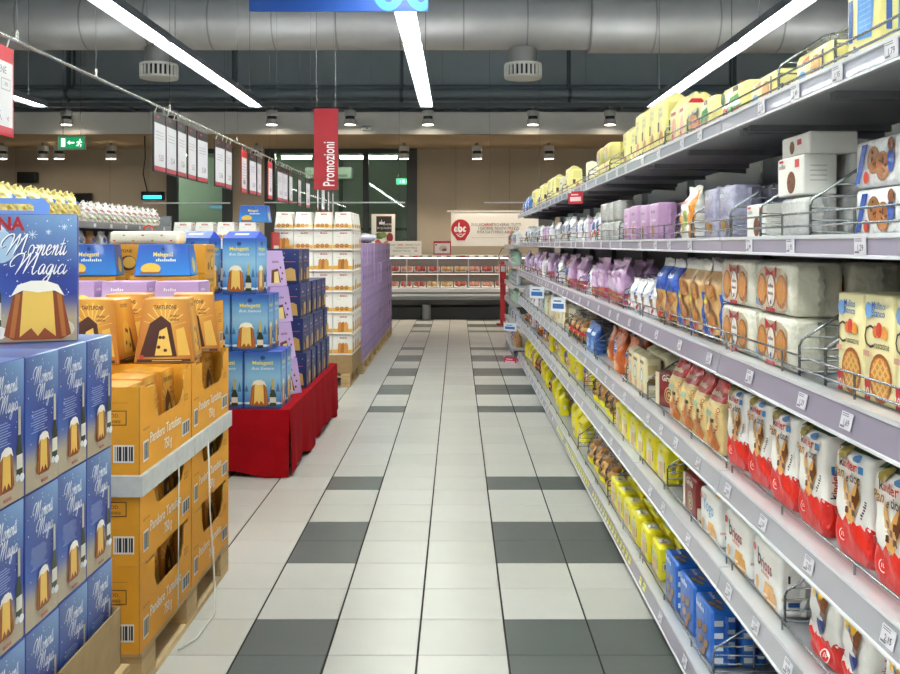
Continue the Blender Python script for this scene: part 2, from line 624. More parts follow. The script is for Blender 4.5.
# ------------------------------------------------------------ film bag (front towards -y), pinched to a seal at the top
class Bag:
    def __init__(s, w, d, h, colfn, n=4.0, t0=0.62, mat='film', top=0.06, wob=1.0, seed=1):
        s.w, s.d, s.h, s.n, s.t0, s.top, s.seed, s.wob = w, d, h, n, t0, top, seed, wob
        s.b = B()
        s.mats = [mat]
        ts = sorted(set([0, .02, .06, .28, .88, .92, .97, 1.0] + [k * .04 for k in range(1, 25)]))
        nt = 48
        vs, fs, cs = [], [], []
        for t in ts:
            for k in range(nt):
                a = 2 * PI * k / nt
                c, q = math.cos(a), math.sin(a)
                x = w / 2 * s.wp(t) * math.copysign(abs(c) ** (2 / n), c)
                y = d / 2 + s.D(t) * math.copysign(abs(q) ** (2 / n), q)
                vs.append(s.wr(x, y, t))
        for j in range(len(ts) - 1):
            for k in range(nt):
                fs.append((j * nt + k, j * nt + (k + 1) % nt, (j + 1) * nt + (k + 1) % nt, (j + 1) * nt + k))
                cs.append(C(colfn((ts[j] + ts[j + 1]) / 2)))
        fs.append(tuple(range(nt))[::-1])
        cs.append(C(colfn(0)))
        fs.append(tuple((len(ts) - 1) * nt + k for k in range(nt)))
        cs.append(C(colfn(1)))
        s.b.idx(vs, fs, cs, 0, True)

    def D(s, t):
        k = .88 + .12 * min(t / .1, 1)
        if t > s.t0:
            q = min((t - s.t0) / (.93 - s.t0), 1)
            k *= 1 - (1 - s.top) * (q * q * (3 - 2 * q) * .6 + q * .4)
        return s.d / 2 * k

    def wp(s, t):
        return (.95 + .05 * min(t / .06, 1)) * (1 - .02 * math.sin(PI * t))

    def wr(s, x, y, t):
        e = s.seed * 1.7
        f = s.wob * .0022 * min(1, t * 8 + .1)
        return Vector((x + f * math.sin(31 * t + e + 40 * y), y + f * 1.3 * math.sin(23 * t + 60 * x + e) + f * math.sin(90 * x + e * 2),
                       s.h * t + (s.wob * .004 * math.sin(55 * x + e) if t > .95 else 0)))

    def front(s, cell=.02):
        def p(x, z):
            t = min(max(z / s.h, 0), 1)
            X = x - s.w / 2
            k = min(abs(2 * X / (s.w * s.wp(t))), .995)
            return s.wr(X, s.d / 2 - s.D(t) * (1 - k ** s.n) ** (1 / s.n), t)

        def f(x, z):
            a = p(x, z)
            e = .003
            dx, dz = p(x + e, z) - p(x - e, z), p(x, z + e) - p(x, z - e)
            nn = dx.cross(dz)
            return a, (nn.normalized() if nn.length > 1e-12 else Vector((0, -1, 0)))
        return Panel(s.b, f, cell, base=.0017)

    def side(s, cell=.02, sg=1):
        def p(y_, z):
            t = min(max(z / s.h, 0), 1)
            Dt = s.D(t)
            Y = (y_ - s.d / 2) * sg
            k = min(abs(Y / max(Dt, 1e-4)), .99)
            return s.wr(sg * s.w / 2 * s.wp(t) * (1 - k ** s.n) ** (1 / s.n), s.d / 2 + min(max(Y, -Dt), Dt), t)

        def f(x, z):
            a = p(x, z)
            return a, Vector((sg, 0, 0))
        return Panel(s.b, f, cell, base=.002)

    def mesh(s, name):
        return s.b.mesh(name, s.mats)

# ============================================================ THE SETTING
TS = 1.0 / 3.0
TX0, TY0 = -0.1475, 3.80
DARK_ROWS = {-2, -1, 2, 3, 6, 14, 17, 18, 21, 22, 25, 26, 29, 37, 40, 41, 44, 45}
DARK_COLS = {-2, 1, 2}
b = B()
b.box(-12, 9, -8, 20.1, -0.12, -0.004, '34332F')
floor = struct(b.build('floor', 'grout'), 'floor of pale tiles with dark checkered bands', 'floor')


def tile_mesh(col, nm):
    b = B()
    b.rbox(0.004, TS - 0.004, 0.0022, TS - 0.0022, -0.0038, 0.0, 0.0012, col, 0, 1)
    return b.mesh(nm, ['tile'])


tiles_w = [tile_mesh(c, 'pale_tile') for c in ('CFCCC3', 'CBC8BF', 'D2CFC7')]
tiles_d = [tile_mesh(c, 'dark_tile') for c in ('646864', '5F6460')]
for r in range(-2, 40):
    for c in range(-4, 3):
        dark = c in DARK_COLS and r in DARK_ROWS
        link('tile', RND.choice(tiles_d if dark else tiles_w), floor, (TX0 + c * TS, TY0 + r * TS, 0))
b = B()
for r in range(-24, 49):
    for c in range(-26, 26):
        if -4 <= c <= 2 and -2 <= r < 40:
            continue
        x, y = TX0 + c * TS, TY0 + r * TS
        if y + TS > 20:
            continue
        dark = c in DARK_COLS and r in DARK_ROWS
        b.face([(x + .004, y + .0022, -.0004), (x + TS - .004, y + .0022, -.0004), (x + TS - .004, y + TS - .0022, -.0004), (x + .004, y + TS - .0022, -.0004)],
               RND.choice(('646864', '5F6460') if dark else ('CFCCC3', 'CBC8BF', 'D2CFC7')))
o = b.build('tile_field', 'tile', floor)
o['kind'] = 'stuff'

BEIGE = 'B3A794'
b = B()
for x0, x1 in ((-12, -6.18), (-4.78, -4.1), (-.86, 9)):
    b.box(x0, x1, 20, 20.12, 0, 3.55, BEIGE)
# shallow vertical panel joints
struct(b.build('wall_back', 'wall'))
b = B()
for x in (1.1, 3.1, 5.1, -7.4, -9.4):
    b.box(x, x + .012, 19.994, 20.0, 0, 3.55, '9A8F7E')
struct(b.build('trim_1', 'wall'))
b = B()
b.box(-12, 9, 17.5, 20.12, 3.56, 3.97, 'E2E2DE')
struct(b.build('wall_bulkhead', 'paint'), 'long light grey bulkhead above the rear wall', 'bulkhead')
b = B()
b.box(-12, 9, 17.48, 20.0, 3.545, 3.56, 'A38C6E')
struct(b.build('trim_2', 'wall'), 'warm wooden soffit under the grey bulkhead', 'soffit')
b = B()
b.box(-12, 9, 18.4, 18.5, 3.97, 6.2, 'AEBABF')
for k in range(15):
    b.box(-11.5 + k * 1.4, -11.485 + k * 1.4, 18.385, 18.4, 3.97, 6.2, '9AA7AD')
struct(b.build('wall_upper', 'paint'), 'blue-grey panelled wall above the bulkhead', 'wall')
b = B()
b.box(-12, 9, -8, 20.1, 6.2, 6.3, '7C858C')
for k in range(9):
    b.box(-12, 9, -7 + k * 3.0, -6.75 + k * 3.0, 5.85, 6.2, '6A7279')
struct(b.build('ceiling', 'paint'))
b = B()
b.box(-12.1, -12, -8, 20.1, 0, 6.3, 'A39886')
struct(b.build('wall_left', 'wall'))
b = B()
b.box(9, 9.1, -8, 20.1, 0, 6.3, 'B3A794')
struct(b.build('wall_right', 'wall'))
b = B()
b.box(-12, 9, -8.1, -8, 0, 6.3, 'A9A294')
struct(b.build('wall_front', 'wall'))

# windows to the room behind
FRAME = '3B3F3E'


def window(name, x0, x1, mull, label):
    b = B()
    z1 = 3.54
    for a, c in [(x0, x0 + .22), (x1 - .22, x1)] + [(q - .06, q + .06) for q in mull]:
        b.box(a, c, 19.96, 20.1, 0.0, z1, FRAME)
    b.box(x0, x1, 19.97, 20.09, z1 - .1, z1, FRAME)
    b.box(x0, x1, 19.97, 20.09, 0.0, .12, FRAME)
    o = struct(b.build(name, 'paint'), label, 'window')
    xs = [x0 + .22] + [k for q in mull for k in (q - .06, q + .06)] + [x1 - .22]
    for i in range(0, len(xs), 2):
        g = B()
        g.box(xs[i], xs[i + 1], 20.03, 20.04, .12, z1 - .1, 'FFFFFF')
        g.build('pane', 'glass', o)
    return o


window('window_1', -6.18, -4.78, [], 'narrow dark-framed window behind the hanging price cards')
window('window_2', -4.1, -.86, [-1.95], 'wide dark-framed window with greenish panes behind the red banner')
b = B()
b.box(-12, 2, 27, 27.1, 0, 4.2, 'A0AC9C')
b.box(-12, -11.9, 20.1, 27, 0, 4.2, 'A0AC9C')
b.box(2, 2.1, 20.1, 27, 0, 4.2, 'A0AC9C')
b.box(-12, 2, 20.12, 27, 4.2, 4.3, 'A6B8A2')
b.box(-12, 2, 20.12, 27, -.1, 0, '6B7468')
for q in (21.6, 23.4, 25.2):
    b.box(-12, 2, q, q + .12, 3.85, 4.2, '6F8470')
for x in (-9, -6.2, -3.4, -.6):
    b.box(x, x + .1, 26.9, 27, 0, 4.2, '5E7060')
b.box(-12, 2, 26.93, 27, 1.9, 1.98, '5E7060')
b.box(-6.0, -4.7, 26.92, 27, .6, 2.3, '9CC4D4')
struct(b.build('wall_storeroom', 'wall'), 'green painted room seen through the rear windows', 'room')
for i, (x0, x1, y, z, lb) in enumerate([(-5.75, -5.0, 22.3, 3.6, 'lit tube lamp seen through the narrow window'), (-3.9, -3.25, 20.9, 3.42, 'left lit tube lamp behind the wide window'),
                                        (-2.6, -1.35, 20.9, 3.42, 'right lit tube lamp behind the wide window'),
                                        (-9, -6.6, 23.2, 3.7, 'tube lamp of the green room hidden by the wall'), (-11, -8, 25.8, 3.7, 'unseen rearmost tube lamp added to light the green room')]):  # rearmost lamp stands out of view, added to brighten the room
    t = empty('tube_lamp', ((x0 + x1) / 2, y, z))
    tag(t, lb, 'lamp')
    hw = (x1 - x0) / 2
    b = B(); b.box(-hw - .03, hw + .03, -.07, .07, .05, .1, 'D8DCD6'); b.cyl((-hw, 0, .1), (-hw, 0, 3.84 - z), .008, '888888', n=5); b.cyl((hw, 0, .1), (hw, 0, 3.84 - z), .008, '888888', n=5)
    b.build('housing', 'paint', t)
    b = B(); b.cyl((-hw, 0, .02), (hw, 0, .02), .035, 'FFFFFF', n=8)
    b.build('tube', 'back_lamp', t)
# air handling unit and an exit sign in the room behind
t = empty('wall_air_unit', (-3.05, 22.4, 3.2))
tag(t, 'pale boxy air unit hung behind the wide window', 'air unit')
b = B(); b.rbox(-.55, .55, -.2, .2, -.14, .14, .03, 'B9C8B4'); b.build('casing', 'paint', t)
b = B(); b.box(-.45, .45, -.21, -.2, -.1, -.04, '7F907C'); b.build('louvre', 'paint', t)
b = B(); b.cyl((-.4, 0, .14), (-.4, 0, 1.0), .01, '888888', n=6); b.cyl((.4, 0, .14), (.4, 0, 1.0), .01, '888888', n=6); b.build('hanger', 'paint', t)


def running_man(p, x, y, s, col):
    p.ell(x + .12 * s, y + .82 * s, .1 * s, .1 * s, col, n=8)
    p.poly([(x - .1 * s, y + .35 * s), (x + .02 * s, y + .7 * s), (x + .16 * s, y + .68 * s), (x + .1 * s, y + .35 * s)], col)
    p.poly([(x - .1 * s, y + .38 * s), (x + .05 * s, y + .38 * s), (x - .12 * s, y + .18 * s), (x - .35 * s, y + .2 * s), (x - .35 * s, y + .1 * s), (x - .05 * s, y + .08 * s)], col)
    p.poly([(x, y + .4 * s), (x + .1 * s, y + .36 * s), (x + .3 * s, y + .25 * s), (x + .2 * s, y), (x + .1 * s, y + .02 * s), (x + .17 * s, y + .2 * s)], col)
    p.poly([(x + .1 * s, y + .64 * s), (x + .3 * s, y + .45 * s), (x + .38 * s, y + .52 * s), (x + .14 * s, y + .72 * s)], col)
    p.poly([(x, y + .66 * s), (x - .25 * s, y + .6 * s), (x - .28 * s, y + .44 * s), (x - .2 * s, y + .44 * s), (x - .17 * s, y + .54 * s), (x, y + .56 * s)], col)


def exit_sign(c, wd, ht, lb, lit, top):
    t = empty('exit_sign', c)
    tag(t, lb, 'sign')
    b = B(); b.box(-wd / 2 - .02, wd / 2 + .02, 0, .04, -.02, ht + .02, 'E8ECE8'); b.build('housing', 'paint', t)
    b = B(); b.box(-wd / 2, wd / 2, -.006, 0, 0, ht, '1FA866'); b.build('face', 'exit_on' if lit else 'exit', t)
    b = B()
    p = Panel(b, plane_fn((-wd / 2, -.006, 0), (1, 0, 0), (0, 0, 1)), base=.002)
    W = 'F2FAF4'
    if lit:
        p.rect(wd * .42, ht * .15, wd * .16, ht * .7, W); running_man(p, wd * .25, ht * .15, ht * .7, W); running_man(p, wd * .75, ht * .15, ht * .7, W)
    else:
        p.rect(wd * .1, ht * .15, wd * .16, ht * .72, W)
        p.poly([(wd * .34, ht * .5), (wd * .44, ht * .7), (wd * .44, ht * .56), (wd * .62, ht * .56), (wd * .62, ht * .44), (wd * .44, ht * .44), (wd * .44, ht * .3)], W)
        running_man(p, wd * .8, ht * .14, ht * .75, W)
    b.build('pictogram', 'exit_white', t)
    b = B()
    for x in (-wd * .35, wd * .35):
        b.cyl((x, .02, ht), (x, .02, top - c[2]), .006, '999999', n=5)
    b.build('hanger', 'chrome', t)


p_ = at(71.5, 148.5, 17.0)
exit_sign((p_.x, 17.0, p_.z), .46, .21, 'green emergency exit sign with arrow hanging near far left', False, 6.2)
p_ = at(403.5, 184, 23.5)
exit_sign((p_.x, 23.5, p_.z), .34, .13, 'small lit green exit sign behind the wide window', True, 4.2)

# linear ceiling lamps: five rows running down the hall, the row of each is one straight line of luminaires
hb, db, eb, wb = B(), B(), B(), B()
L = 4.08
hb.box(-.075, .075, -L / 2, L / 2, .035, .075, '8C9094')
for sg in (-1, 1):
    hb.idx([(sg * .075, -L / 2, .075), (sg * .075, L / 2, .075), (sg * .09, L / 2, -.01), (sg * .09, -L / 2, -.01)], [(0, 1, 2, 3)], '6F7377')
    db.idx([(sg * .088, -L / 2, -.012), (sg * .088, L / 2, -.012), (sg * .05, L / 2, .03), (sg * .05, -L / 2, .03)], [(0, 1, 2, 3)], 'C4C8CC')
for sg in (-1, 1):
    eb.box(sg * .026 - .017, sg * .026 + .017, -L / 2 + .02, L / 2 - .02, .0, .033, 'FFFFFF')
ub = B()
ub.box(-.05, .05, -L / 2 + .05, L / 2 - .05, .075, .08, 'FFFFFF')  # glowing strip added on the housing to light ceiling and duct
for y in (-L / 2 + .4, L / 2 - .4):
    wb.cyl((0, y, .075), (0, y, 2.78), .004, 'A0A0A0', n=5)
for sg in (-1, 1):
    hb.idx([(-.09, sg * L / 2, -.01), (.09, sg * L / 2, -.01), (.075, sg * L / 2, .075), (-.075, sg * L / 2, .075)], [(0, 1, 2, 3)], '6F7377')
lamp_parts = [('housing', hb.mesh('lamp_housing', ['paint'])), ('reflector', db.mesh('lamp_reflector', ['steel'])),
              ('diffuser', eb.mesh('lamp_diffuser', ['lamp'])), ('added_uplight', ub.mesh('added_lamp_uplight', ['added_uplight'])), ('suspension_wire', wb.mesh('lamp_wire', ['chrome']))]
rows = [(-5.66, 'over the far left gondola'), (-2.74, 'over the left pallets'), (-.42, 'over the middle of the aisle'), (2.66, 'over the right shelving'), (5.6, 'behind the right shelving')]
for x, wh in rows:
    for k, y in enumerate((10.76, 6.66, 2.56, -1.54, -5.64)):
        t = empty('linear_ceiling_lamp', (x, y, 3.39))
        tag(t, 'bright linear ceiling lamp %s, %s from the rear wall' % (wh, ordn(k)), 'ceiling lamp', 'linear ceiling lamps')
        for nm, me in lamp_parts:
            link(nm, me, t)

# big round duct with two air outlets
t = duct = empty('air_duct', (0, 14.0, 4.81))
tag(t, 'large silver round air duct running across the ceiling', 'air duct')
seams = [-12 + k * .93 for k in range(23)]
for i in range(len(seams) - 1):
    r = .40 if seams[i] < 1.6 else .445
    b = B(); b.cyl((seams[i], 0, 0), (seams[i + 1], 0, 0), r, 'B2B0AC', n=40, caps=False); b.build('duct_segment', 'duct', t)
for x in seams:
    r = .405 if x < 1.7 else .45
    b = B(); b.cyl((x - .012, 0, 0), (x + .012, 0, 0), r, '8E8C88', n=40); b.build('seam_ring', 'duct', t)
for x in (-10, -7, -4, -1, 2.2, 5, 8):
    for y in (-.2, .2):
        b = B(); b.cyl((x, y, .35), (x, y, 1.38), .012, '70757A', n=6); b.build('hanger', 'paint', t)
for u, lb in ((159, 'left'), (523, 'right')):
    x = (u - U0) / F * 14.0
    b = B(); b.cyl((0, 0, .2), (0, 0, .45), .205, '9A9894', n=24, caps=False); t = b.build('air_outlet', 'duct', duct, (x, 0, 3.98 - 4.81))
    t['label'] = 'slotted white air outlet, %s of the two' % lb
    b = B(); b.cyl((0, 0, .18), (0, 0, .215), .275, 'D0CEC4', n=32); b.cyl((0, 0, .0), (0, 0, .03), .275, 'D0CEC4', n=32)
    b.cyl((0, 0, .03), (0, 0, .18), .235, '2E2E2E', n=24, caps=False)
    b.build('collar', 'paint', t)
    b = B()
    for k in range(24):
        a = 2 * PI * k / 24
        b.cyl((.262 * math.cos(a), .262 * math.sin(a), .02), (.262 * math.cos(a), .262 * math.sin(a), .19), .02, 'D6D4CA', n=6, caps=False)
    b.build('vane', 'paint', t)['kind'] = 'stuff'

# pipes and tray above the bulkhead
for nm, z, r, y, colr, lb in (('ceiling_pipe', 4.33, .085, 17.6, '8A969C', 'thick grey-blue pipe above the bulkhead'), ('ceiling_pipe', 4.17, .05, 17.7, 'AAB3B6', 'thin light pipe just over the bulkhead'),
                              ('ceiling_pipe', 4.5, .05, 17.9, '76828A', 'thin dark pipe highest above the bulkhead')):
    t = empty(nm, (0, y, z)); tag(t, lb, 'pipe')
    b = B(); b.cyl((-12, 0, 0), (9, 0, 0), r, colr, n=16); b.build('pipe_run', 'paint', t)
    for x in (-10, -7.3, -4.2, -1.05, 2.1, 5.2, 8):
        b = B(); b.box(x - .02, x + .02, -.02, .02, r * .8, 6.19 - z, '525C62'); b.cyl((x - .03, 0, 0), (x + .03, 0, 0), r + .012, '525C62', n=16); b.build('bracket', 'paint', t)
t = empty('cable_tray', (0, 17.3, 4.0)); tag(t, 'dark cable tray along the top of the bulkhead', 'cable tray')
b = B(); b.box(-12, 9, -.08, .1, .03, .045, '4C5357'); b.box(-12, 9, -.09, -.08, .03, .11, '565E62'); b.box(-12, 9, .1, .11, .03, .11, '565E62'); b.build('trough', 'paint', t)
for x in (-9, -6, -3, 0, 3, 6):
    b = B(); b.box(x, x + .03, -.08, .3, .0, .03, '4C5357'); b.build('support_arm', 'paint', t)

# ceiling spots in front of the bulkhead and under the soffit
sb, sbb, sl = B(), B(), B()
sb.cyl((0, 0, .16), (0, 0, .26), .105, 'B9BBBA', n=20); sb.cyl((0, 0, 0), (0, 0, .1), .105, 'C6C8C6', n=20, caps=False); sb.cyl((0, 0, .26), (0, 0, .32), .03, '888888', n=8)
sbb.cyl((0, 0, .1), (0, 0, .16), .088, '1E1F20', n=20)
sl.cyl((0, 0, .002), (0, 0, .006), .085, 'FFFFFF', n=18)
spot_parts = [('canister', sb.mesh('spot_can', ['paint'])), ('black_band', sbb.mesh('spot_band', ['plastic'])), ('lens', sl.mesh('spot_lens', ['spot']))]
for row, us, v, Y in (('in front of the bulkhead', (66.5, 172, 272, 350, 428, 533, 610), 125, 17.15), ('under the wooden soffit', (2, 43, 59, 111, 257, 404, 477, 549), 156, 18.9)):
    for k, u in enumerate(us):
        p_ = at(u, v, Y)
        z = p_.z if Y < 18 else 3.225
        t = empty('ceiling_spot', (p_.x, Y, z))
        tag(t, 'small cylindrical spotlight %s, %s from the left' % (row, ordn(k)), 'spotlight', 'ceiling spotlights')
        for nm, me in spot_parts:
            link(nm, me, t)
        li = bpy.data.lights.new('spot_beam', 'SPOT')
        li.energy, li.color, li.spot_size, li.spot_blend, li.shadow_soft_size = (10 if Y < 18 else (14 if u < 200 else 55)), (1, .88, .72), 2.0, .8, .08
        lo = bpy.data.objects.new('spot_beam', li); COL.objects.link(lo); lo.parent = t; lo.location = (0, 0, -.01)
        if Y < 18:
            b = B(); b.box(-.02, .02, -.02, .06, .3, .34, '808080'); b.build('mount', 'paint', t)
t = empty('wall_sensor', (at(367, 130, 17.48).x, 17.5, 3.62)); tag(t, 'small white detector box on the bulkhead', 'detector')
b = B(); b.rbox(-.09, .09, -.05, 0, 0, .09, .012, 'C9CCCB'); b.build('case', 'plastic', t)
b = B(); b.cyl((0, -.052, .045), (0, -.05, .045), .015, '333333', n=8); b.build('lens', 'plastic', t)

# dark screens on the far left wall, blue insect lamp, white sign rails
for u0, u1, v0, v1, Y, lb in ((18, 37, 172, 183, 19.9, 'small dark screen on the left rear wall'), (64, 91, 193, 204, 19.85, 'wide dark panel low on the left rear wall')):
    a, c = at(u0, v1, Y), at(u1, v0, Y)
    t = empty('wall_screen', (a.x, Y, a.z)); tag(t, lb, 'screen')
    b = B(); b.rbox(0, c.x - a.x, -.06, .1, 0, c.z - a.z, .012, '161616'); b.build('casing', 'plastic', t)
    b = B(); b.box(.03, c.x - a.x - .03, -.064, -.06, .03, c.z - a.z - .03, '0E1012'); b.build('display', 'rail', t)
a = at(141, 200, 17.6); c = at(163, 192, 17.6)
t = empty('insect_lamp', (a.x, 17.6, a.z)); tag(t, 'dark hanging insect lamp with blue glowing tube', 'lamp')
b = B(); b.box(0, c.x - a.x, 0, .12, .09, .16, '24282A'); b.box(0, c.x - a.x, 0, .12, 0, .02, '24282A'); b.box(0, .03, 0, .12, 0, .16, '24282A'); b.box(c.x - a.x - .03, c.x - a.x, 0, .12, 0, .16, '24282A'); b.build('casing', 'plastic', t)
b = B(); b.cyl((.04, .05, .055), (c.x - a.x - .04, .05, .055), .03, 'FFFFFF', n=10); b.build('tube', 'blue_led', t)
b = B(); b.tube([(.1, .06, .16), (.02, .06, .5), (.06, .06, .8), (.05, .06, 3.545 - a.z)], .012, '222222'); b.build('cord', 'plastic', t)
for u0, u1, v, Y, lb in ((143, 230, 203, 16.5, 'thin white hanging rail before the narrow window'), (264, 405, 202.5, 16.5, 'thin white hanging rail before the wide window'), (484, 545, 202.5, 16.5, 'thin white hanging rail beside the right shelving')):
    a, c = at(u0, v, Y), at(u1, v, Y)
    t = empty('sign_rail', (a.x, Y, a.z)); tag(t, lb, 'rail')
    b = B(); b.box(0, c.x - a.x, 0, .02, -.012, .012, 'F2F2F2'); b.build('rail', 'plastic', t)
    b = B()
    for x in (.1, c.x - a.x - .1): b.cyl((x, .01, .01), (x, .01, 6.2 - a.z), .0025, 'AAAAAA', n=4)
    b.build('wire', 'chrome', t)

# ============================================================ RIGHT SHELVING
SX = 0.80
SZ = [.125, .555, .84, 1.195, 1.53, 1.883]
SDEPTH = [.56, .48, .48, .48, .48, .46]
SNAME = ['bottom', 'second-lowest', 'third-lowest', 'third-highest', 'second-highest', 'top']
RH = [.062, .062, .062, .066, .042, .042]
BAY0, BAYW, NBAY = .12, 1.33, 9
BACKX = SX + .56


def wire_rail_path(x, y0, y1, z):
    return [(x, y0, z), (x, y1, z)]


TAGTXT = ['1,95', '2,05', '1,69', '2,49', '1,29', '2,15', '1,79', '0,99']
tag_meshes = []
for tx in TAGTXT:
    b = B()
    b.box(-.026, .026, -.0015, 0, -.017, .017, 'DAD7E0')
    p = Panel(b, plane_fn((-.026, -.0015, -.018), (1, 0, 0), (0, 0, 1)))
    p.lines(.005, .031, .03, 2, .004, .0016, '55555A')
    p.text(tx, .03, .009, .012, '2A2A30', bold=.01)
    p.rect(.005, .004, .02, .004, '66666C')
    tag_meshes.append(b.mesh('price_tag', ['plastic']))
b = B()
b.box(-.026, .026, -.0015, 0, -.016, .016, 'D6D4DE')
tag_plain = b.mesh('price_tag', ['plastic'])
b = B()
b.box(-.022, .022, -.0015, 0, -.014, .014, 'E6E25A')
p = Panel(b, plane_fn((-.022, -.0015, -.014), (1, 0, 0), (0, 0, 1)))
p.rect(.004, .004, .036, .006, 'F4F4EC')
p.rect(.004, .018, .022, .004, '77773A')
tag_yellow = b.mesh('price_tag', ['plastic'])

shelf_cache = {}


def shelf_mesh(k):
    if k in shelf_cache:
        return shelf_cache[k]
    d, W = SDEPTH[k], BAYW - .006
    st = 'A9ABB0'
    b = B()
    b.box(0, d, 0, W, -.022, 0, st)                      # plate
    b.box(0, .018, 0, W, -.03, .006, 'C3C5C9')             # folded front lip
    for y in (.02, W / 2, W - .05):
        b.box(.05, d, y, y + .03, -.04, -.022, '85878C')    # stiffeners
    sh = b.mesh('shelf', ['steel'])
    r = B()
    h = RH[k]
    tilt = .012 if k < 4 else 0.0
    rc = ('9E9AA8', 'A6A6AE', 'A6A6AE', '8C8496', '9890A4', '8E8EA0')[k]

    def prof(t):
        return (-.028 - .0 + tilt * t, -h + .006 + h * t)
    pr = [(-.02 - tilt, -h), (-.024 - tilt, -h), (-.024 - tilt, -h + .005), (-.02 - tilt, -h + .007), (-.02, -.004), (-.024, -.002), (-.024, .006), (0, .006), (0, -h * .8)]
    cols = ['D8D8DC', 'D8D8DC', 'D8D8DC', rc, 'D0D0D6', 'D0D0D6', 'C8C8CC', 'A0A0A6', 'A0A0A6']
    for i in range(len(pr)):
        a, c = pr[i], pr[(i + 1) % len(pr)]
        r.face([(a[0], 0, a[1]), (c[0], 0, c[1]), (c[0], W, c[1]), (a[0], W, a[1])], cols[i])
    for y in (0, W):
        r.face([(q[0], y, q[1]) for q in pr], 'B0B0B6')
    rl = r.mesh('price_rail', ['rail'])
    g = B()
    for z in (.028, .058) if k in (3, 4) else ((.03,) if k in (0, 1, 2) else (.05, .025)):
        g.tube([(.004, 0.0, z), (.004, W, z)], .0028, '9A9CA0')
    for y in [W * q for q in (.02, .34, .66, .98)]:
        g.cyl((.004, y, 0), (.004, y, .06 if k in (3, 4) else .032), .0026, '9A9CA0', n=6)
    gd = g.mesh('front_wire', ['chrome'])
    br = B()
    br.face([(.03, 0, -.03), (d, 0, -.03), (d, 0, -.06)], '6E7074')
    br.face([(d, .004, -.06), (d, .004, -.03), (.03, .004, -.03)], '6E7074')
    br.face([(.03, 0, -.03), (d, 0, -.06), (d, .004, -.06), (.03, .004, -.03)], '6E7074')
    bk = br.mesh('bracket', ['steel'])
    shelf_cache[k] = (sh, rl, gd, bk)
    return shelf_cache[k]


b = B()
b.box(0, .02, 0, BAYW - .004, 0, 2.02, '46484C')
for z in [q * .2 for q in range(1, 10)]:
    b.box(-.001, 0, .02, BAYW - .02, z, z + .004, '303236')
panel_me = b.mesh('back_panel', ['paint'])
b = B()
b.box(-.04, 0, -.02, .02, 0, 2.06, '55575B')
for k in range(40):
    b.box(-.0405, -.04, -.008, -.003, .05 + k * .05, .075 + k * .05, '1C1D1F')
    b.box(-.0405, -.04, .003, .008, .05 + k * .05, .075 + k * .05, '1C1D1F')
upr_me = b.mesh('upright', ['paint'])
b = B()
b.box(.02, .04, 0, BAYW - .004, 0, .1, '6B6C70')
b.box(.0, .02, 0, BAYW - .004, .0, .014, '2A2A2C')
kick_me = b.mesh('kick_plate', ['paint'])
for i in range(NBAY):
    y0 = BAY0 + i * BAYW
    t = empty('shelf_bay', (SX, y0, 0))
    tag(t, 'grey steel shelving bay right of the aisle, %s from the camera' % ordn(i), 'shelving', 'right shelving bays')
    link('back_panel', panel_me, t, (BACKX - SX, 0, 0))
    link('upright', upr_me, t, (BACKX - SX, BAYW - .026, 0))
    link('kick_plate', kick_me, t)
    for k in range(6):
        sh, rl, gd, bk = shelf_mesh(k)
        s = link('shelf', sh, t, (0, .003, SZ[k]))
        link('price_rail', rl, s)
        link('front_wire', gd, s)
        if k > 0:
            link('bracket', bk, s)
            link('bracket', bk, s, (0, BAYW - .012, 0))
        yy = .1 + .13 * ((i * 3 + k * 5) % 3)
        while yy < BAYW - .08:
            Y = y0 + yy
            if Y > 1.55:
                h = RH[k]
                yel = k == 0 and 3.7 < Y < 7.2
                me = tag_yellow if yel else (tag_meshes[(i * 5 + k * 3 + int(yy * 10)) % 8] if Y < 5.2 else tag_plain)
                g = link('price_tag', me, s, (-.0225 - (.006 if k < 4 else 0), yy, -h / 2 + .003), 0)
                tl = math.atan(.012 / .055) if k < 4 else 0
                g.rotation_euler = (-tl, 0, -PI / 2)
            yy += .075 if (k == 0 and 3.7 < y0 + yy < 7.2) else RND.choice((.24, .31, .38))

# wire dividers standing across the shelves
dv = B()
WR = '8E9094'
dv.tube([(0, 0, 0), (0, 0, .075), (.006, 0, .09), (.12, 0, .165), (.14, 0, .17), (.40, 0, .17)], .0034, WR)
for z in (.012, .04, .068, .096, .124, .152):
    x0 = 0 if z < .085 else (z - .086) * 1.5
    dv.tube([(x0, 0, z), (.40, 0, z)], .0022, WR, n=5)
for x in (.13, .27, .40):
    dv.cyl((x, 0, 0), (x, 0, .17), .0026, WR, n=5)
dv_me = dv.mesh('wire_divider', ['chrome'])
DIV = {5: (2.045, 2.405, 3.36, 3.72, 5.07, 5.9, 7.38, 8.67), 4: (2.19, 2.55, 2.83, 3.28, 3.54, 4.77, 5.53, 7.0), 3: (2.10, 2.26, 4.66, 6.36, 7.68), 2: (4.06, 4.58, 5.64, 6.14, 7.2), 1: (2.36, 3.68, 4.955, 6.1), 0: (3.02, 5.14, 6.4)}
for k, ys in DIV.items():
    for i, y in enumerate(ys):
        o = link('wire_divider', dv_me, None, (SX + .022, y, SZ[k] + .001))
        tag(o, 'chrome wire divider on right %s shelf, %s from the camera' % (SNAME[k], ordn(i)), 'wire divider', 'wire shelf dividers')

# ============================================================ PACK KINDS
KIND = {}


def kind(key, name, cat, desc, made, dims, parts=()):
    KIND[key] = dict(name=name, cat=cat, desc=desc, me=made.mesh(name) if not isinstance(made, bpy.types.Mesh) else made, w=dims[0], d=dims[1], h=dims[2], parts=list(parts))


